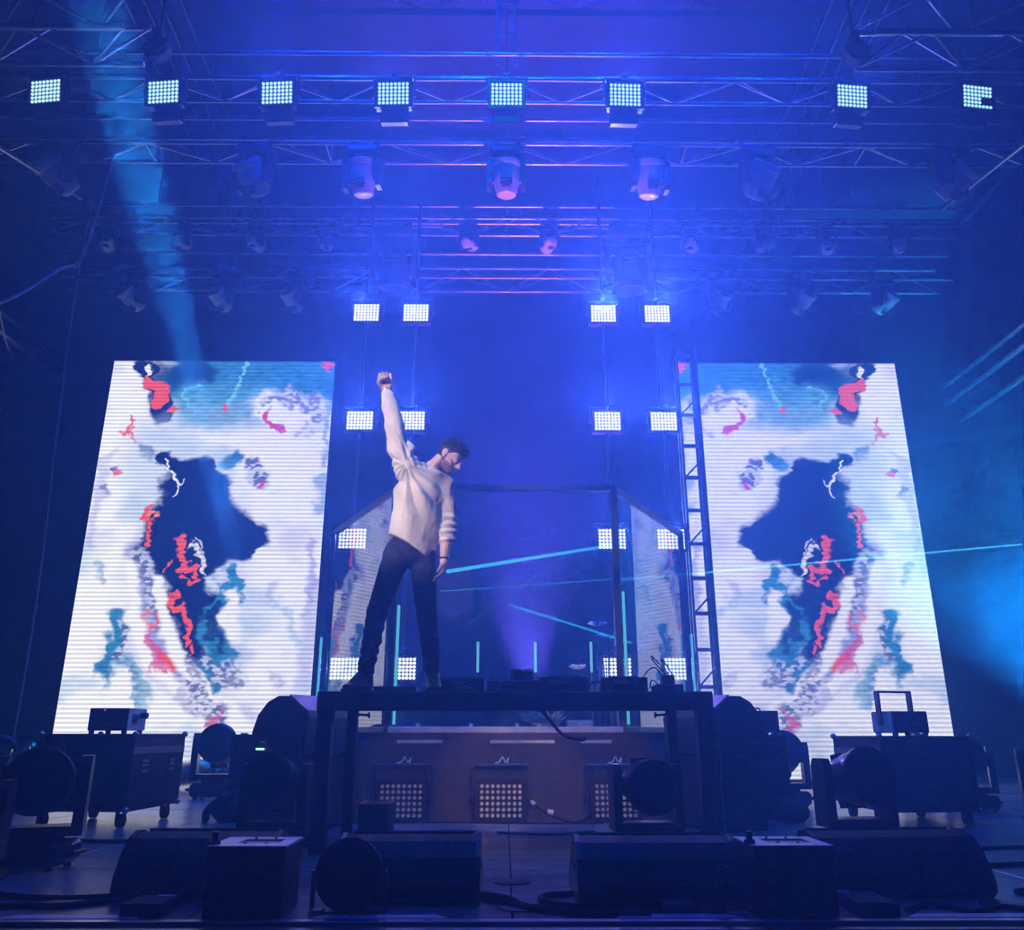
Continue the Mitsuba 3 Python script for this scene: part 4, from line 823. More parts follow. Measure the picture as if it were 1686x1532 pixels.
# ------------------------------------------------------------------ wedge monitors along the front
WEDGE = [(0.0, 0.0), (-0.035, 0.03), (-0.03, 0.08), (0.02, 0.17), (0.08, 0.225), (0.14, 0.246), (0.20, 0.240), (0.46, 0.06), (0.47, 0.02), (0.46, 0.0)]
def wedge(x0, x1, y, label, yaw=0):
    k = Kind(); w = x1 - x0
    M = mv((x0 + x1) / 2, y, 0) @ rot([0, 0, 1], yaw)
    poly = sg.Polygon(WEDGE).buffer(0.012).buffer(-0.012)
    k.add('cabinet', prism(poly, -w / 2 + 0.018, w / 2 - 0.018, 'yz'), CABINET, 40, M=M)
    for s in (-1, 1):
        cheek = sg.Polygon(WEDGE).buffer(0.006)
        k.add('cheek', prism(cheek, min(s * w / 2, s * (w / 2 - 0.02)), max(s * w / 2, s * (w / 2 - 0.02)), 'yz'), DARKSHELL, False, M=M)
        k.add('handle', box((s * (w / 2 + 0.001), 0.16, 0.13), (0.006, 0.10, 0.03), 0.003), BLACK, False, M=M)
    k.add('grille', prism([(0.215, 0.245), (0.452, 0.078), (0.456, 0.084), (0.219, 0.251)], -w / 2 + 0.03, w / 2 - 0.03, 'yz'), STEEL, False, M=M)
    k.place('wedge_monitor', label, 'stage monitor', M=None)
wedge(-1.62, -0.97, 3.79, 'black wedge monitor at the front left, behind the left flame box')
wedge(-0.69, -0.10, 3.68, 'black wedge monitor left of the stage centre')
wedge(0.29, 0.945, 3.62, 'black wedge monitor right of the stage centre')
wedge(1.33, 2.06, 3.80, 'black wedge monitor at the front right', 4)
# flame boxes with pale top plates
def flame_box(x0, x1, label, mirror):
    k = Kind(); y0, y1, z = 3.44, 3.72, 0.24
    k.add('body', bx(x0, x1, y0, y1, 0.0, z, 0.005), CASE, False)
    o = sg.box(x0 - 0.004, y0 - 0.004, x1 + 0.004, y1 + 0.004).difference(sg.box(x0 + 0.085, y0 + 0.09, x1 - 0.05, y1 - 0.07))
    k.add('top_plate', prism(o, z - 0.002, z + 0.006, 'xy'), PLATE, False, label='pale top plate with a square opening')
    k.add('tray', bx(x0 + 0.085, x1 - 0.05, y0 + 0.09, y1 - 0.07, z - 0.02, z - 0.004), BLACK, False)
    for u in (0.12, 0.2): k.add('bolt', cat([cyl((x0 + u, y, z + 0.004), (x0 + u, y, z + 0.012), 0.005, 8) for y in (y0 + 0.075, y1 - 0.055)]), STEEL)
    k.add('nozzle', cat([cyl((x0 + 0.005, y0 + 0.06, z), (x0 + 0.005, y0 + 0.06, z + 0.02), 0.022, 12), cyl((x0 + 0.005, y0 + 0.06, z + 0.02), (x0 + 0.005, y0 + 0.06, z + 0.05), 0.013, 12)]), BLACK)
    k.place('flame_box', label, 'flame machine')
flame_box(-1.135, -0.84, 'black box with a pale square-holed top plate before the left wedge monitors', False)
flame_box(0.955, 1.262, 'black box with a pale square-holed top plate between the right wedge monitors', True)
def ramp(poly, z0, z1, label, tape):
    k = Kind()
    k.add('body', prism(poly, 0.0, z1, 'xy'), CASE, False)
    k.add('top', prism(sg.Polygon(poly).buffer(-0.004), z1, z1 + 0.003, 'xy'), FASCIA, False)
    k.add('tape_patch', prism(tape, z1 + 0.003, z1 + 0.005, 'xy'), PLATE, False, label='pale tape patch')
    k.place('low_box', label, 'low box')
ramp([(-1.44, 3.44), (-1.285, 3.44), (-1.285, 3.62), (-1.44, 3.62)], 0, 0.045, 'flat low box lying at the foot of the front left wedge monitor', [(-1.36, 3.585), (-1.30, 3.585), (-1.30, 3.61), (-1.36, 3.61)])
ramp([(1.335, 3.44), (1.49, 3.44), (1.49, 3.70), (1.335, 3.70)], 0, 0.045, 'flat low box lying at the foot of the front right wedge monitor', [(1.345, 3.66), (1.40, 3.66), (1.40, 3.69), (1.345, 3.69)])
# red rimmed box
K = Kind()
K.add('body', bx(-0.925, -0.735, 5.6, 5.9, 0.0, 0.222, 0.004), CASE, False)
K.add('rim', prism(sg.box(-0.93, 5.595, -0.73, 5.905).difference(sg.box(-0.90, 5.61, -0.76, 5.89)), 0.222, 0.23, 'xy'), RED, False, label='red rim')
K.add('lid', bx(-0.90, -0.76, 5.61, 5.89, 0.222, 0.226), CASE, False)
K.place('red_rimmed_box', 'small black box with a red rim below the left part of the table', 'box')
# small things at the lip
K = Kind(); K.add('body', bx(0.60, 0.74, 3.48, 3.62, 0.0, 0.03, 0.004), CASE, False); K.add('plate', bx(0.604, 0.736, 3.484, 3.616, 0.03, 0.034), FASCIA, False)
K.place('small_box', 'small flat box lying before the right-centre wedge monitor', 'box')
K = Kind()
tm = trimesh.creation.annulus(0.018, 0.023, 0.17, sections=20).apply_transform(mv(0.83, 3.5, 0.085) @ rot([0, 1, 0], 14))
K.add('pipe', tm, STEEL); K.add('socket', box((0.81, 3.5, 0.012), (0.07, 0.07, 0.024), 0.004), BLACK, False)
K.place('pipe_stub', 'short open pipe standing beside the right flame box', 'pipe')
K = Kind()
K.add('drum', lathe([(0, 0.10), (0.08, 0.10), (0.115, 0.06), (0.125, 0.0), (0.13, -0.02), (0.13, -0.045), (0.118, -0.05), (0.114, -0.03), (0, -0.03)][::-1], 32, (-0.60, 3.53, 0.135), (0, 1, -0.12)), DARKSHELL, 40)
K.add('lens', lathe([(0, 0), (0.112, 0), (0.112, 0.004), (0, 0.010)], 28, (-0.60, 3.50, 0.138), (0, -1, 0.12)), LENS, 50)
K.add('bracket', cat([bx(-0.745, -0.735, 3.50, 3.54, 0.0, 0.15), bx(-0.465, -0.455, 3.50, 3.54, 0.0, 0.15), bx(-0.745, -0.455, 3.50, 3.54, 0.0, 0.008)]), STEEL, False)
K.place('par_light', 'round dark floor lamp before the left-centre wedge monitor', 'stage light')
single('wire_loop', tube(spline([(-0.575, 3.44, 0.0), (-0.575, 3.44, 0.06), (-0.55, 3.44, 0.088), (-0.525, 3.44, 0.06), (-0.515, 3.44, 0.0)], 20), 0.004), STEEL, 'thin standing wire loop before the left-centre wedge monitor', 'wire loop')
single('small_plate', bx(-0.74, -0.69, 3.46, 3.52, 0.0, 0.02, 0.003), PLATE, 'small pale plate on the floor right of the left flame box', 'plate')
for x0, x1, w in ((-1.86, -1.38, 'leftmost'), (-0.70, -0.24, 'left of the centre'), (0.44, 0.86, 'right of the centre'), (1.53, 2.2, 'rightmost')):
    single('lip_plate', prism([(x0 - 0.03, 3.405), (x1 + 0.03, 3.405), (x1 - 0.02, 3.47), (x0 + 0.03, 3.47)], 0.0, 0.006, 'xy'), PLATE, f'flat metal plate lying along the stage lip, {w} of four', 'plate', 'flat plates along the stage lip')
for x, y, w in ((0.035, 4.2, 'at the stage centre, farther back'), (0.06, 3.62, 'at the stage centre, near the lip'), (2.0, 3.66, 'beside the front right wedge monitor'), (-1.8, 3.75, 'left of the front left wedge monitor')):
    single('floor_disc', lathe([(0, 0), (0.075, 0), (0.085, 0.002), (0.085, 0.005), (0.05, 0.008), (0, 0.008)], 28, (x, y, -0.001)), STEEL, f'round metal floor plate {w}', 'floor plate')
# cables lying on the floor
def floor_cable(pts, r, label, group=None, n=60):
    single('cable', tube(spline([(x, y, r * 0.9) for x, y in pts], n), r), RUBBER, label, 'cable', group)
floor_cable([(-2.35, 4.1), (-2.1, 3.85), (-1.82, 3.78), (-1.62, 3.82), (-1.58, 3.76), (-1.75, 3.62), (-1.95, 3.62), (-2.3, 3.5)], 0.011, 'cable curving over the floor in the front left corner')
floor_cable([(-2.0, 4.75), (-1.8, 4.7), (-1.62, 4.62), (-1.5, 4.4), (-1.2, 4.3)], 0.012, 'cable running behind the front left wedge monitor')
floor_cable([(-2.9, 5.7), (-2.4, 5.62), (-2.0, 5.68), (-1.75, 5.6), (-1.62, 5.45), (-1.72, 5.3), (-1.9, 5.35), (-1.95, 5.6), (-1.7, 5.75), (-1.5, 5.9)], 0.012, 'cable coiled on the floor left of the table')
floor_cable([(-1.95, 6.1), (-1.85, 5.9), (-1.95, 5.75), (-1.8, 5.6), (-1.55, 5.62), (-1.4, 5.75)], 0.012, 'second cable coiled on the floor left of the table')
floor_cable([(-0.10, 3.85), (0.02, 3.75), (0.08, 3.6), (0.2, 3.52), (0.4, 3.5)], 0.012, 'cable from the left-centre wedge monitor towards the stage centre')
floor_cable([(-0.11, 3.78), (0.0, 3.66), (0.1, 3.56), (0.3, 3.46), (0.55, 3.44)], 0.012, 'second cable from the left-centre wedge monitor, near the lip')
floor_cable([(0.30, 3.86), (0.18, 3.82), (0.15, 3.72), (0.22, 3.62), (0.33, 3.58)], 0.012, 'looped cable at the left end of the right-centre wedge monitor')
floor_cable([(1.25, 5.0), (1.6, 4.7), (1.9, 4.75), (2.3, 4.6), (2.9, 4.7)], 0.012, 'cable behind the front right wedge monitor')
floor_cable([(1.55, 3.52), (1.7, 3.62), (1.8, 3.5), (1.95, 3.58), (2.05, 3.5)], 0.010, 'tangled cable before the front right wedge monitor')
floor_cable([(2.3, 3.95), (2.2, 3.9), (2.24, 3.84), (2.4, 3.86), (2.6, 3.8)], 0.010, 'coiled cable at the right edge of the floor')
floor_cable([(-1.8, 6.85), (-1.1, 6.78), (-0.5, 6.8), (0.0, 6.74), (0.45, 6.72), (0.75, 6.75)], 0.008, 'thin cable along the foot of the riser')
floor_cable([(-0.05, 6.1), (0.3, 6.0), (0.62, 6.15)], 0.008, 'short cable on the floor below the table')
floor_cable([(2.2, 5.35), (2.6, 5.2), (3.1, 5.3), (3.8, 5.15), (4.4, 5.2)], 0.012, 'cable crossing the floor before the right road case')
# hanging ropes at the left
def rope(p, r, label):
    single('rope', tube(spline(p, 30), r, 6), ROPE, label, 'rope')
rope([(-5.33, 9.0, 7.4), (-5.33, 9.0, 5.93), (-5.25, 9.0, 4.2), (-5.12, 9.0, 2.0), (-5.1, 9.0, 0.0)], 0.012, 'pale rope hanging down left of the left LED screen')
rope([(-4.80, 6.2, 4.1), (-4.50, 6.5, 4.29), (-4.55, 7.3, 5.10), (-4.72, 8.0, 5.80), (-4.85, 8.45, 7.45)], 0.016, 'pale rope slung across the left edge up to the second truss')
rope([(-4.50, 6.5, 4.24), (-6.5, 9.65, 5.5), (-8.45, 12.8, 6.78)], 0.010, 'second thin rope at the left edge, running straight to the rear')
# laser light scattered by the haze, put in as glowing see-through tubes
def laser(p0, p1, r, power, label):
    key = numbered('laser_glow_tube')
    ent(key, mikit.ply(cyl(p0, p1, r, 8), 'mat_air', smooth=50, emitter=glow(*power))); tag(key, label, 'glowing beam tube')
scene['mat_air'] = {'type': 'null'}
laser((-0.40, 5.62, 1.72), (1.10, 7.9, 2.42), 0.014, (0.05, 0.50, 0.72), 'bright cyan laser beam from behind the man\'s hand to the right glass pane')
laser((1.97, 8.6, 2.26), (5.95, 9.2, 2.72), 0.011, (0.07, 0.50, 0.68), 'glowing cyan tube for a laser beam crossing the right LED screen to the right edge')
laser((0.03, 7.7, 1.80), (1.10, 7.25, 1.40), 0.010, (0.02, 0.36, 0.52), 'glowing cyan tube for a laser beam slanting down inside the glass booth')
laser((-0.60, 7.5, 1.89), (1.97, 8.6, 2.26), 0.006, (0.02, 0.22, 0.36), 'faint glowing tube for a laser beam through the glass booth')
laser((2.9, 9.2, 3.6), (6.6, 9.2, 4.2), 0.03, (0.0, 0.03, 0.10), 'faint wide glowing tube for a beam above the smoke at the right')

# ------------------------------------------------------------------ the man on the table
def V(*a): return np.array(a, float)
REC = None
def to_man(pts):
    if REC is not None: REC.append(np.asarray(pts, float))
    return m3.Manifold.hull_points(np.ascontiguousarray(pts, np.float64))
def from_man(m):
    q = m.to_mesh(); return trimesh.Trimesh(np.array(q.vert_properties[:, :3]), np.array(q.tri_verts), process=True)
ICO = {k: trimesh.creation.icosphere(k).vertices for k in (1, 2, 3)}
def ell_pts(c, r, R=np.eye(3), k=2):
    r = np.broadcast_to(np.asarray(r, float), (3,))
    return np.asarray(c, float) + (ICO[k] * r) @ np.asarray(R).T
def bone(a, ra, b, rb, Ra=np.eye(3), Rb=None, k=2):
    return to_man((np.vstack([ell_pts(a, ra, Ra, k), ell_pts(b, rb, Ra if Rb is None else Rb, k)])))
def chain(joints, k=2):
    out = m3.Manifold()
    for (a, ra), (b, rb) in zip(joints[:-1], joints[1:]): out += bone(a, ra, b, rb, k=k)
    return out
def relax(t, n):
    """Taubin smoothing, each vertex towards the mean of its neighbours and back"""
    from scipy.sparse import coo_matrix
    e = t.edges_unique; i = np.r_[e[:, 0], e[:, 1]]; j = np.r_[e[:, 1], e[:, 0]]; N = len(t.vertices)
    A = coo_matrix((np.ones(len(i)), (i, j)), (N, N)).tocsr(); deg = np.maximum(np.asarray(A.sum(1)).ravel(), 1)[:, None]
    v = np.array(t.vertices)
    for k in range(n): v = v + (0.5 if k % 2 == 0 else -0.51) * (A @ v / deg - v)
    t.vertices = v
def finish(m, edge, smooth_n=8):
    t = from_man(m.simplify(0.0012).refine_to_length(edge).simplify(0.0002).refine_to_length(edge))
    relax(t, smooth_n)
    return t
def nets(f, lo, h):
    """naive surface nets: an even quad mesh of the zero level of the grid f (negative inside)"""
    ins = f < 0
    c = [f[i:f.shape[0] - 1 + i, j:f.shape[1] - 1 + j, k:f.shape[2] - 1 + k] for i in (0, 1) for j in (0, 1) for k in (0, 1)]
    n_in = sum((q < 0).astype(int) for q in c); act = (n_in > 0) & (n_in < 8)
    off = np.array([(i, j, k) for i in (0, 1) for j in (0, 1) for k in (0, 1)], float)
    acc, cnt = np.zeros(act.shape + (3,)), np.zeros(act.shape)
    for a in range(8):
        for b in range(a + 1, 8):
            if np.abs(off[a] - off[b]).sum() != 1: continue
            x = (c[a] < 0) != (c[b] < 0); t = np.where(x, c[a] / np.where(x, c[a] - c[b], 1), 0)
            acc += x[..., None] * (off[a] + t[..., None] * (off[b] - off[a])); cnt += x
    ids = np.full(act.shape, -1); ids[act] = np.arange(act.sum())
    v = lo + h * (np.argwhere(act) + acc[act] / cnt[act][:, None]); faces = []
    for ax in range(3):
        u, w = (ax + 1) % 3, (ax + 2) % 3
        g = np.moveaxis(ins, (ax, u, w), (0, 1, 2)); q = np.moveaxis(ids, (ax, u, w), (0, 1, 2))
        x = g[:-1, 1:-1, 1:-1] != g[1:, 1:-1, 1:-1]
        a, b, cc, d = q[:, :-1, :-1][x], q[:, 1:, :-1][x], q[:, 1:, 1:][x], q[:, :-1, 1:][x]
        flip = g[1:, 1:-1, 1:-1][x]
        quad = np.stack([a, b, cc, d], 1); quad[flip] = quad[flip][:, ::-1]; faces.append(quad)
    quad = np.vstack(faces)
    return trimesh.Trimesh(v, np.vstack([quad[:, [0, 1, 2]], quad[:, [0, 2, 3]]]), process=False)
def blended(build, h, planes=(), soft=0.02):
    """the same bones as one even, softly blended surface; planes (n, d): keep n.p > d"""
    global REC
    REC = []; build(); hulls, REC = REC, None
    allp = np.vstack(hulls); lo = allp.min(0) - 3 * h; n = np.ceil((allp.max(0) + 3 * h - lo) / h).astype(int) + 1
    ax = [lo[k] + h * np.arange(n[k]) for k in range(3)]
    f = np.full(tuple(n), 9.0)
    from scipy.spatial import ConvexHull
    for pts in hulls:
        eq = np.unique(np.round(ConvexHull(pts).equations, 6), axis=0)
        sl = tuple(slice(max(0, int((pts[:, k].min() - 0.05 - lo[k]) / h)), int((pts[:, k].max() + 0.05 - lo[k]) / h) + 2) for k in range(3))
        g = np.stack(np.meshgrid(*[ax[k][sl[k]] for k in range(3)], indexing='ij'), -1)
        d = np.full(g.shape[:3], -9.0)
        for q in eq: d = np.maximum(d, g @ q[:3] + q[3])
        e = f[sl]; t = np.clip(0.5 + 0.5 * (e - d) / soft, 0, 1)
        f[sl] = e * (1 - t) + d * t - soft * t * (1 - t)
    G = np.stack(np.meshgrid(*ax, indexing='ij'), -1)
    for nn, dd in planes: f = np.maximum(f, dd - G @ np.asarray(nn, float))
    t = max(nets(f, lo, h).split(only_watertight=False), key=lambda m: len(m.faces))
    relax(t, 6)
    return t
MB = V(0, 0, 0)
# joints (raised arm on the picture's left)
PEL, CHE, NEC = V(-0.635, 5.40, 1.845), V(-0.575, 5.39, 2.19), V(-0.505, 5.37, 2.375)
SHA, ELA, WRA = V(-0.665, 5.30, 2.365), V(-0.775, 5.27, 2.665), V(-0.830, 5.27, 2.925)
SHB, ELB, WRB = V(-0.435, 5.44, 2.265), V(-0.398, 5.46, 1.985), V(-0.412, 5.40, 1.735)
HPA, KNA, ANA, TOA = V(-0.715, 5.37, 1.80), V(-0.822, 5.29, 1.395), V(-0.893, 5.37, 0.985), V(-0.955, 5.25, 0.925)
HPB, KNB, ANB, TOB = V(-0.560, 5.43, 1.79), V(-0.510, 5.36, 1.39), V(-0.462, 5.43, 0.985), V(-0.440, 5.29, 0.925)
lat = V(-0.80, -0.60, 0.0); lat /= np.linalg.norm(lat)          # from his left side to his right side
fwd = V(0.60, -0.80, 0.0)
spine = (NEC - PEL) / np.linalg.norm(NEC - PEL)
RT = np.stack([lat, np.cross(spine, lat), spine], 1); RT[:, 1] /= np.linalg.norm(RT[:, 1]); RT[:, 0] = np.cross(RT[:, 1], RT[:, 2])
def torso(g):
    m = bone(PEL, (0.140 + g, 0.092 + g, 0.10), (PEL + CHE) / 2, (0.150 + g, 0.105 + g, 0.10), RT)
    m += bone((PEL + CHE) / 2, (0.150 + g, 0.105 + g, 0.10), CHE, (0.168 + g, 0.115 + g, 0.10), RT)
    m += bone(CHE, (0.168 + g, 0.115 + g, 0.10), NEC - 0.075 * spine, (0.115 + g, 0.075 + g, 0.05), RT)
    m += bone(CHE + 0.10 * spine, 0.09 + g, SHA, 0.066 + g) + bone(CHE + 0.06 * spine, 0.09 + g, SHB, 0.064 + g) + bone(NEC - 0.05 * spine, 0.06 + g, SHA, 0.060 + g) + bone(NEC - 0.05 * spine, 0.06 + g, SHB, 0.060 + g)
    return m
def fist(w, fw_, up_, side, s=1.0):
    """closed hand above the wrist w: up_ along the forearm, fw_ the way the palm faces, side towards the thumb"""
    P_ = lambda a, b, c: w + s * (a * side + b * fw_ + c * up_)
    m = to_man((np.vstack([ell_pts(P_(0.0, 0, 0.0), 0.026 * s), ell_pts(P_(0.026, 0.0, 0.080), 0.019 * s), ell_pts(P_(-0.028, 0.0, 0.076), 0.019 * s), ell_pts(P_(0.024, 0.006, 0.035), 0.020 * s), ell_pts(P_(-0.022, 0.006, 0.032), 0.020 * s)])))
    for k, (a, h) in enumerate(((0.031, 0.088), (0.011, 0.093), (-0.010, 0.090), (-0.030, 0.082))):
        r = (0.0100, 0.0105, 0.0100, 0.0090)[k] * s
        m += chain([(P_(a, 0.004, h - 0.005), r * 1.12), (P_(a, 0.038, h + 0.004), r * 1.06), (P_(a * 0.95, 0.046, h - 0.026), r), (P_(a * 0.9, 0.024, h - 0.040), r * 0.9)], 1)
    m += chain([(P_(0.026, 0.008, 0.022), 0.014 * s), (P_(0.046, 0.030, 0.044), 0.0125 * s), (P_(0.028, 0.055, 0.058), 0.0108 * s), (P_(0.004, 0.058, 0.060), 0.0095 * s)], 1)
    return m
def hand(w, dn, palm, side, s=1.0):
    """relaxed hand hanging from the wrist: dn along the fingers, palm the way the palm faces, side towards the thumb"""
    P_ = lambda a, b, c: w + s * (a * side + b * palm + c * dn)
    m = to_man((np.vstack([ell_pts(P_(0, 0, 0.0), (0.024 * s)), ell_pts(P_(0.026, 0.0, 0.078), 0.014 * s), ell_pts(P_(-0.028, 0.0, 0.072), 0.013 * s), ell_pts(P_(0.022, 0.004, 0.035), 0.017 * s)])))
    for k, (a, l) in enumerate(((0.029, 0.070), (0.010, 0.078), (-0.010, 0.072), (-0.028, 0.058))):
        r = (0.0092, 0.0096, 0.0090, 0.0080)[k] * s; b0 = 0.080 - 0.004 * abs(k - 1)
        m += chain([(P_(a, 0.0, b0), r * 1.1), (P_(a * 1.05, 0.010, b0 + 0.45 * l), r), (P_(a * 1.05, 0.028, b0 + 0.78 * l), r * 0.92), (P_(a, 0.046, b0 + l), r * 0.8)], 1)
    m += chain([(P_(0.020, 0.006, 0.022), 0.013 * s), (P_(0.044, 0.018, 0.050), 0.011 * s), (P_(0.048, 0.026, 0.080), 0.0098 * s), (P_(0.044, 0.034, 0.100), 0.0082 * s)], 1)
    return m
# head, in its own frame: x to his left, y forward, z up, then tilted down
hf = V(0.75, -0.30, -0.62); hf /= np.linalg.norm(hf)
hu0 = V(0.56, -0.10, 0.80)
hx_ = np.cross(hf, hu0); hx_ /= np.linalg.norm(hx_); hz_ = np.cross(hx_, hf)
RH = np.stack([hx_, hf, hz_], 1)
HC = V(-0.390, 5.345, 2.452)
def head_pts(p): return HC + np.asarray(p, float) @ RH.T
def hell(c, r, k=2): return to_man((head_pts(np.asarray(c, float) + ICO[k] * np.asarray(r, float))))
def hhull(*bits): return to_man((head_pts(np.vstack([np.asarray(c, float) + ICO[2] * np.asarray(r, float) for c, r in bits]))))
def head_mesh():
    m = hhull(((0, -0.015, 0.025), (0.074, 0.092, 0.083)), ((0, 0.035, 0.02), (0.064, 0.055, 0.062)))             # cranium, brow
    m += hhull(((0, 0.030, 0.0), (0.064, 0.056, 0.05)), ((0, 0.058, -0.072), (0.030, 0.026, 0.022)), ((0.038, 0.0, -0.055), (0.018, 0.022, 0.02)), ((-0.038, 0.0, -0.055), (0.018, 0.022, 0.02)))   # jaw and chin
    m += hhull(((0.03, 0.078, 0.022), (0.026, 0.014, 0.010)), ((-0.03, 0.078, 0.022), (0.026, 0.014, 0.010)))      # brow ridge
    m += hhull(((0, 0.088, 0.014), (0.010, 0.010, 0.012)), ((0, 0.112, -0.018), (0.012, 0.011, 0.009)), ((0, 0.088, -0.024), (0.019, 0.010, 0.009)))   # nose
    m += hhull(((0.012, 0.087, -0.046), (0.016, 0.010, 0.006)), ((-0.012, 0.087, -0.046), (0.016, 0.010, 0.006)))  # lips
    m += hhull(((0.010, 0.086, -0.057), (0.014, 0.010, 0.006)), ((-0.010, 0.086, -0.057), (0.014, 0.010, 0.006)))
    m += hhull(((0.052, 0.045, -0.010), (0.016, 0.022, 0.014)), ((0.045, 0.06, -0.02), (0.012, 0.014, 0.012))) + hhull(((-0.052, 0.045, -0.010), (0.016, 0.022, 0.014)), ((-0.045, 0.06, -0.02), (0.012, 0.014, 0.012)))
    for s in (-1, 1):
        m -= hell((s * 0.031, 0.096, 0.004), (0.017, 0.016, 0.010))                                              # eye sockets
        m += hell((s * 0.031, 0.074, 0.003), (0.014, 0.013, 0.011))
        ear = hhull(((s * 0.076, -0.012, 0.018), (0.010, 0.022, 0.024)), ((s * 0.074, -0.008, -0.018), (0.008, 0.012, 0.014)))
        ear -= hell((s * 0.088, -0.010, 0.010), (0.008, 0.013, 0.016))
        m += ear
    return m
def skin_fn(p, n, uv):
    # stubble of the jaw, chin and upper lip, in the head's own frame
    d = [p.x - float(HC[0]), p.y - float(HC[1]), p.z - float(HC[2])]
    lx, ly, lz = (sum(d[k] * float(RH[k, j]) for k in range(3)) for j in range(3))
    near = mikit.smoothstep(0.20, 0.16, dr.sqrt(lx * lx + ly * ly + lz * lz))
    line = -0.026 - 0.10 * dr.maximum(ly - 0.045, 0) + 0.35 * dr.maximum(0.02 - ly, 0)
    jaw = mikit.smoothstep(0.006, -0.010, lz - line + 0.012 * (mikit.fbm(p.x * 90, p.y * 90, p.z * 90, 2) - 0.5)) * mikit.smoothstep(-0.035, -0.010, ly) * mikit.smoothstep(-0.120, -0.100, lz)
    lips = mikit.smoothstep(0.014, 0.009, dr.abs(lz + 0.051)) * mikit.smoothstep(0.020, 0.014, dr.abs(lx)) * mikit.smoothstep(0.080, 0.086, ly)
    hairs = 0.55 + 0.45 * mikit.noise(p.x * 420, p.y * 420, p.z * 420)
    skin = mikit.mix((0.58, 0.37, 0.29), (0.66, 0.44, 0.34), mikit.fbm(p.x * 40, p.y * 40, p.z * 40, 2))
    c = mikit.mix(skin, (0.06, 0.038, 0.030), jaw * near * (1 - lips) * hairs)
    return mikit.mix(c, (0.55, 0.26, 0.24), lips * near * 0.8)
SKIN = prin('mat_skin', mikit.proc(skin_fn), 0.5)
def build_body():
    m = torso(-0.010)
    m += bone(NEC - 0.05 * spine, 0.052, NEC + 0.02 * spine, 0.055) + bone(NEC + 0.0 * spine, 0.060, head_pts([0, -0.035, -0.03]), 0.056)
    m += head_mesh()
    m += chain([(SHA, 0.058), (ELA, 0.043)]) + chain([(ELA, 0.043), (ELA * 0.65 + WRA * 0.35, 0.043), (WRA, 0.029)])
    m += chain([(SHB, 0.056), (ELB, 0.043)]) + chain([(ELB, 0.043), (ELB * 0.65 + WRB * 0.35, 0.041), (WRB, 0.027)])
    ua = (WRA - ELA) / np.linalg.norm(WRA - ELA); pf = V(0.25, -0.95, 0.1); pf -= ua * (pf @ ua); pf /= np.linalg.norm(pf)
    m += fist(WRA, pf, ua, np.cross(ua, pf) * -1, 1.18)
    db = (WRB - ELB) / np.linalg.norm(WRB - ELB); db = db + V(-0.08, -0.05, 0); db /= np.linalg.norm(db)
    pb = V(-0.9, -0.2, 0.0); pb -= db * (pb @ db); pb /= np.linalg.norm(pb); sb = np.cross(db, pb); sb *= -np.sign(sb @ V(0, 1, 0)) if abs(sb[1]) > 1e-3 else 1
    m += hand(WRB, db, pb, sb, 0.92)
    for H_, Kn, An in ((HPA, KNA, ANA), (HPB, KNB, ANB)):
        m += chain([(H_, 0.074), (Kn, 0.046)]) + chain([(Kn, 0.046), (Kn * 0.65 + An * 0.35, 0.044), (An, 0.032)])
    m += bone(PEL - 0.02 * spine, (0.13, 0.085, 0.09), (HPA + HPB) / 2, (0.115, 0.08, 0.08), RT)
    for An, To in ((ANA, TOA), (ANB, TOB)): m += bone(An, 0.036, To, 0.022)
    return finish(m, 0.008, 6)
body = build_body()
ent('person', shp(body, SKIN, True))
tag('person', 'man in a cream sweatshirt and dark jeans standing on the table, fist raised, head bowed', 'person')
# sweatshirt, cut along a slanted hem
def shirt_solid(g):
    m = torso(g)
    low = PEL - 0.10 * spine + 0.012 * lat
    m += bone(PEL, (0.165 + g, 0.120 + g, 0.10), low, (0.185 + g, 0.135 + g, 0.10), RT)
    m += bone(CHE, (0.165 + g, 0.115 + g, 0.08), PEL, (0.160 + g, 0.118 + g, 0.1), RT)
    m += bone(SHA, 0.064 + g, ELA, 0.050 + g) + bone(CHE + 0.03 * lat + 0.02 * spine, 0.10 + g, SHA * 0.55 + ELA * 0.45, 0.052 + g)
    m += chain([(ELA, 0.047 + g), (ELA * 0.5 + WRA * 0.5, 0.042 + g), (ELA * 0.12 + WRA * 0.88, 0.033 + g * 0.6)])
    m += bone(SHB, 0.064 + g, ELB, 0.052 + g) + bone(ELB, 0.053 + g, ELB * 0.78 + WRB * 0.22, 0.050 + g)
    return m
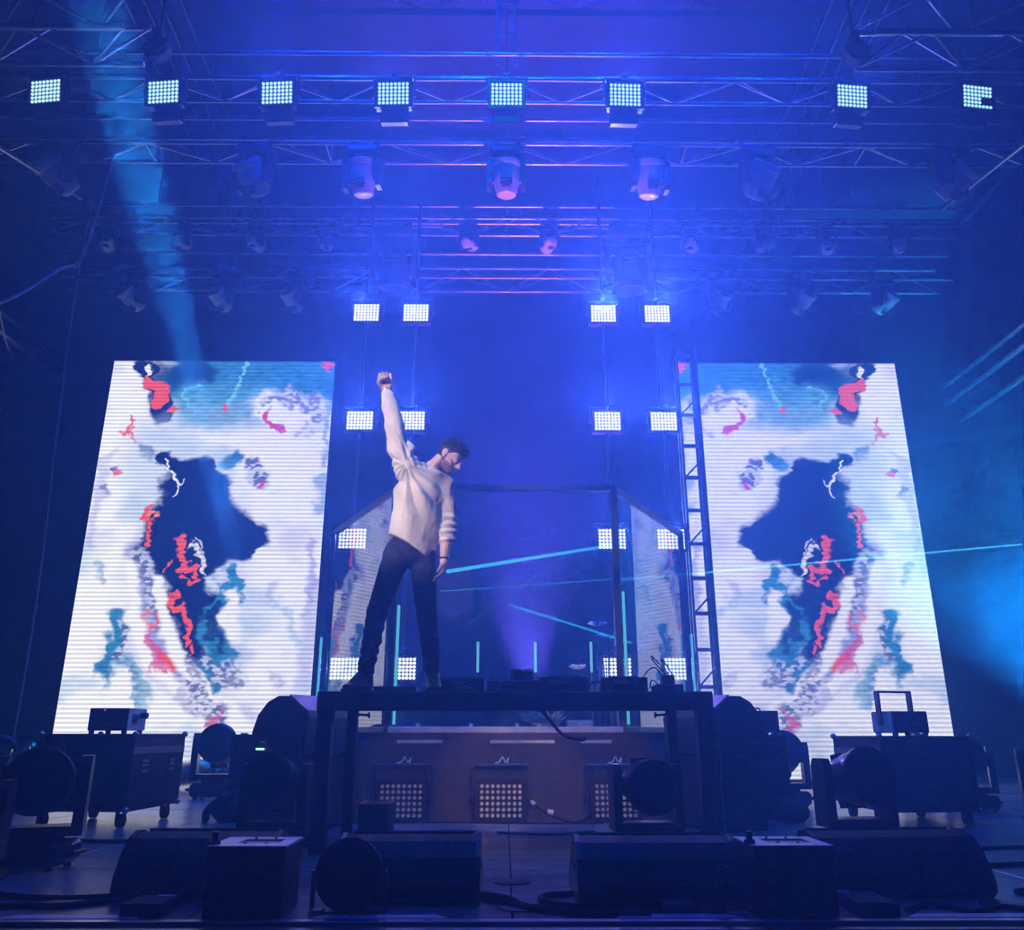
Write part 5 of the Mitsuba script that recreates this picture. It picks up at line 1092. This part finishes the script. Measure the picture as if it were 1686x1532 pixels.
def build_shirt():
    n = V(0.50, 0.10, 0.86); n /= np.linalg.norm(n)
    t = blended(lambda: shirt_solid(0.016), 0.0085, [(n, float(n @ V(-0.745, 5.33, 1.895)))])
    v = t.vertices; nr_ = t.vertex_normals
    # folds: long soft ridges running down from the raised armpit, rings on the pushed-up sleeve, pulls along the raised arm
    rel = v - SHA
    ang = np.arctan2(rel @ V(1, 0, 0), -(rel @ V(0, 0, 1))); dist = np.linalg.norm(rel, axis=1)
    f1 = np.sin(ang * 13 + 2.2 * meshkit.fbm(v * 4, 2, 3)) * np.clip(dist / 0.15, 0, 1) * np.exp(-((dist - 0.22) / 0.26) ** 2)
    big = meshkit.fbm(v * V(9, 9, 4.5), 3, 1) - 0.5
    tA = np.clip((v - SHA) @ (ELA - SHA) / ((ELA - SHA) @ (ELA - SHA)), -1, 2)
    aroundA = (v @ V(0.9, 0.3, 0.3))
    f2 = np.sin(aroundA * 150 + 5 * tA) * np.exp(-((tA - 0.30) / 0.42) ** 2) * (np.linalg.norm(v - (SHA * 0.7 + ELA * 0.3), axis=1) < 0.22)
    tB = np.clip((v - SHB) @ (ELB - SHB) / ((ELB - SHB) @ (ELB - SHB)), -1, 2)
    nearB = np.linalg.norm(np.cross(v - SHB, (ELB - SHB) / np.linalg.norm(ELB - SHB)), axis=1) < 0.09
    f3 = np.sin(tB * 34 + 3 * meshkit.fbm(v * 9, 2, 8)) * np.clip((tB - 0.55) / 0.3, 0, 1) * nearB
    tF = np.clip((v - ELA) @ (WRA - ELA) / ((WRA - ELA) @ (WRA - ELA)), -1, 2)
    f4 = np.sin(tF * 22 + 4 * meshkit.fbm(v * 10, 2, 6)) * (tF > -0.1) * np.clip((v[:, 2] - 2.6) * 12, 0, 1)
    edge = np.clip((v @ n - float(n @ V(-0.745, 5.33, 1.895))) / 0.03, 0, 1)
    v2 = v + nr_ * ((0.013 * f1 + 0.026 * big + 0.0065 * f2 + 0.007 * f3 + 0.0012 * f4) * edge)[:, None]
    return trimesh.Trimesh(v2, t.faces, process=False), n
shirt, HN = build_shirt()
ent('person__sweatshirt', shp(shirt, SHIRT, 50)); tag('person__sweatshirt', 'cream long-sleeved sweatshirt with soft folds')
# ribbed cuffs and hem band
def ring(c, axis, r, w, thick=0.006, sq=(1, 1), Rm=None):
    a = np.asarray(axis, float) / np.linalg.norm(axis)
    m = trimesh.creation.annulus(r, r + thick, w, sections=36)
    v = m.vertices.copy(); v[:, 0] *= sq[0]; v[:, 1] *= sq[1]; m.vertices = v
    f = frame_to(a); f[:3, 3] = c
    return m.apply_transform(f)
CUA = ELA * 0.12 + WRA * 0.88
ent('person__sweatshirt__cuff', shp(ring(CUA, WRA - ELA, 0.037, 0.035), SHIRT)); ent('person__sweatshirt__cuff_001', shp(ring(ELB * 0.74 + WRB * 0.26, WRB - ELB, 0.056, 0.04, 0.008), SHIRT))
# jeans
def jeans_solid():
    m = bone(PEL + 0.06 * spine, (0.150, 0.106, 0.09), (HPA + HPB) / 2 - V(0, 0, 0.01), (0.142, 0.110, 0.085), RT)
    for H_, Kn, An in ((HPA, KNA, ANA), (HPB, KNB, ANB)):
        m += bone(H_, 0.094, Kn, 0.066) + chain([(Kn, 0.066), (Kn * 0.6 + An * 0.4, 0.060), (Kn * 0.12 + An * 0.88, 0.050)])
    return m
def build_jeans():
    t = blended(jeans_solid, 0.0085, [((0, 0, 1), 0.965)], 0.014); v = t.vertices; nr_ = t.vertex_normals
    low = np.clip((1.46 - v[:, 2]) / 0.3, 0.12, 1)
    q = np.sin(v[:, 2] * 105 + 11 * meshkit.fbm(v * V(13, 13, 6), 3, 4)) * 0.5 + 1.4 * (meshkit.fbm(v * V(14, 14, 30), 3, 2) - 0.5)
    pull = np.sin((v[:, 0] + v[:, 2] * 0.6) * 70 + 4 * meshkit.fbm(v * 6, 2, 5)) * np.exp(-((v[:, 2] - 1.78) / 0.09) ** 2)
    return trimesh.Trimesh(v + nr_ * (0.0095 * q * low + 0.003 * pull)[:, None], t.faces, process=False)
ent('person__jeans', shp(build_jeans(), JEANS, 50)); tag('person__jeans', 'dark slim jeans bunched at the ankles')
# boots
def boot(An, To):
    d = To - An; d[2] = 0; d /= np.linalg.norm(d); s_ = V(-d[1], d[0], 0); z0 = TZ + 0.004
    Rb = np.stack([d, s_, V(0, 0, 1)], 1)
    heel, ball, toe = An + d * -0.03, An + d * 0.115, An + d * 0.165
    m = to_man((np.vstack([ell_pts(An + V(0, 0, 0.095), (0.050, 0.048, 0.02), Rb), ell_pts(V(heel[0], heel[1], z0 + 0.045), (0.042, 0.040, 0.030), Rb)])))
    m += to_man((np.vstack([ell_pts(V(heel[0], heel[1], z0 + 0.045), (0.042, 0.040, 0.030), Rb), ell_pts(V(ball[0], ball[1], z0 + 0.038), (0.046, 0.047, 0.024), Rb)])))
    m += to_man((np.vstack([ell_pts(An + d * 0.01 + V(0, 0, 0.03), (0.045, 0.040, 0.03), Rb), ell_pts(V(ball[0], ball[1], z0 + 0.042), (0.044, 0.044, 0.024), Rb)])))
    m += to_man((np.vstack([ell_pts(V(ball[0], ball[1], z0 + 0.038), (0.046, 0.047, 0.024), Rb), ell_pts(V(toe[0], toe[1], z0 + 0.033), (0.032, 0.038, 0.018), Rb)])))
    up = finish(m, 0.009, 5)
    def outline(g): return hull(np.vstack([np.c_[(V(c[0], c[1], 0) + (ICO[2] * r) @ Rb.T)[:, :2], np.full(len(ICO[2]), zz)] for zz in (z0, z0 + 0.022) for c, r in ((heel, V(0.043, 0.041, 0) + g), (ball, V(0.047, 0.048, 0) + g), (toe, V(0.034, 0.040, 0) + g))]))
    return up, outline(0.004)
for i, (An, To) in enumerate(((ANA, TOA), (ANB, TOB))):
    up, sole = boot(An, To); k = 'person__boot' + ('' if i == 0 else '_001')
    ent(k, shp(up, BLACK, True)); ent(k + '__sole', shp(sole, RUBBER, False)); tag(k, 'dark ankle boot')
# hair: a cap over the cranium with many short locks, longer on top
def build_hair():
    m = hhull(((0, -0.018, 0.033), (0.079, 0.095, 0.084)), ((0, 0.02, 0.055), (0.068, 0.060, 0.060)))
    cutf = to_man((head_pts(np.array([[x, y, z] for x in (-0.12, 0.12) for y, z in ((0.052, 0.062), (0.16, 0.075), (0.16, -0.16), (0.010, -0.16), (0.010, 0.02), (0.040, 0.040))]))))
    m -= cutf
    m -= to_man((head_pts(np.array([[x, y, z] for x in (-0.12, 0.12) for y, z in ((-0.16, -0.045), (0.02, -0.02), (0.02, -0.16), (-0.16, -0.16))]))))
    t = finish(m, 0.007, 3)
    loc = (t.vertices - HC) @ RH
    q = meshkit.fbm(loc * 70, 3, 2) - 0.4
    top = np.clip((loc[:, 2] - 0.03) / 0.05, 0.12, 1)
    t.vertices = t.vertices + t.vertex_normals * (0.016 * q * top)[:, None]
    out = [t]
    r_ = random.Random(3)
    for _ in range(420):
        a = V(r_.gauss(0, 0.5), r_.gauss(0.25, 0.7), abs(r_.gauss(0.9, 0.5))); a /= np.linalg.norm(a)
        if a[2] < 0.15: continue
        base = V(0, -0.012, 0.035) + a * V(0.076, 0.090, 0.083)
        l = r_.uniform(0.016, 0.036) * (0.5 + 0.7 * max(0, a[2]))
        w_ = V(r_.gauss(0, 0.3), r_.gauss(0.55, 0.3), 0)
        tip = base + (a * 0.85 + w_) * l; mid = base + a * l * 0.65
        out.append(tube(head_pts(np.array([base - a * 0.006, base, mid, tip])), [0.004, 0.0042, 0.0034, 0.0008], 4))
    return cat(out)
ent('person__hair', shp(build_hair(), HAIR, 40)); tag('person__hair', 'short dark brown hair, longer and tousled on top')
ent('person__earpiece', shp(trimesh.creation.icosphere(2, 0.010).apply_translation(head_pts([-0.082, -0.006, 0.012])), BLACK, True)); tag('person__earpiece', 'small dark in-ear monitor')
# bracelets
ent('person__bracelet', shp(ring(ELB * 0.10 + WRB * 0.90, WRB - ELB, 0.029, 0.012, 0.004), BLACK)); tag('person__bracelet', 'dark bracelet on the lowered wrist')
ent('person__bracelet_001', shp(ring(WRA * 1.02 - ELA * 0.02, WRA - ELA, 0.029, 0.008, 0.004), ALU)); tag('person__bracelet_001', 'thin bright bracelet on the raised wrist')
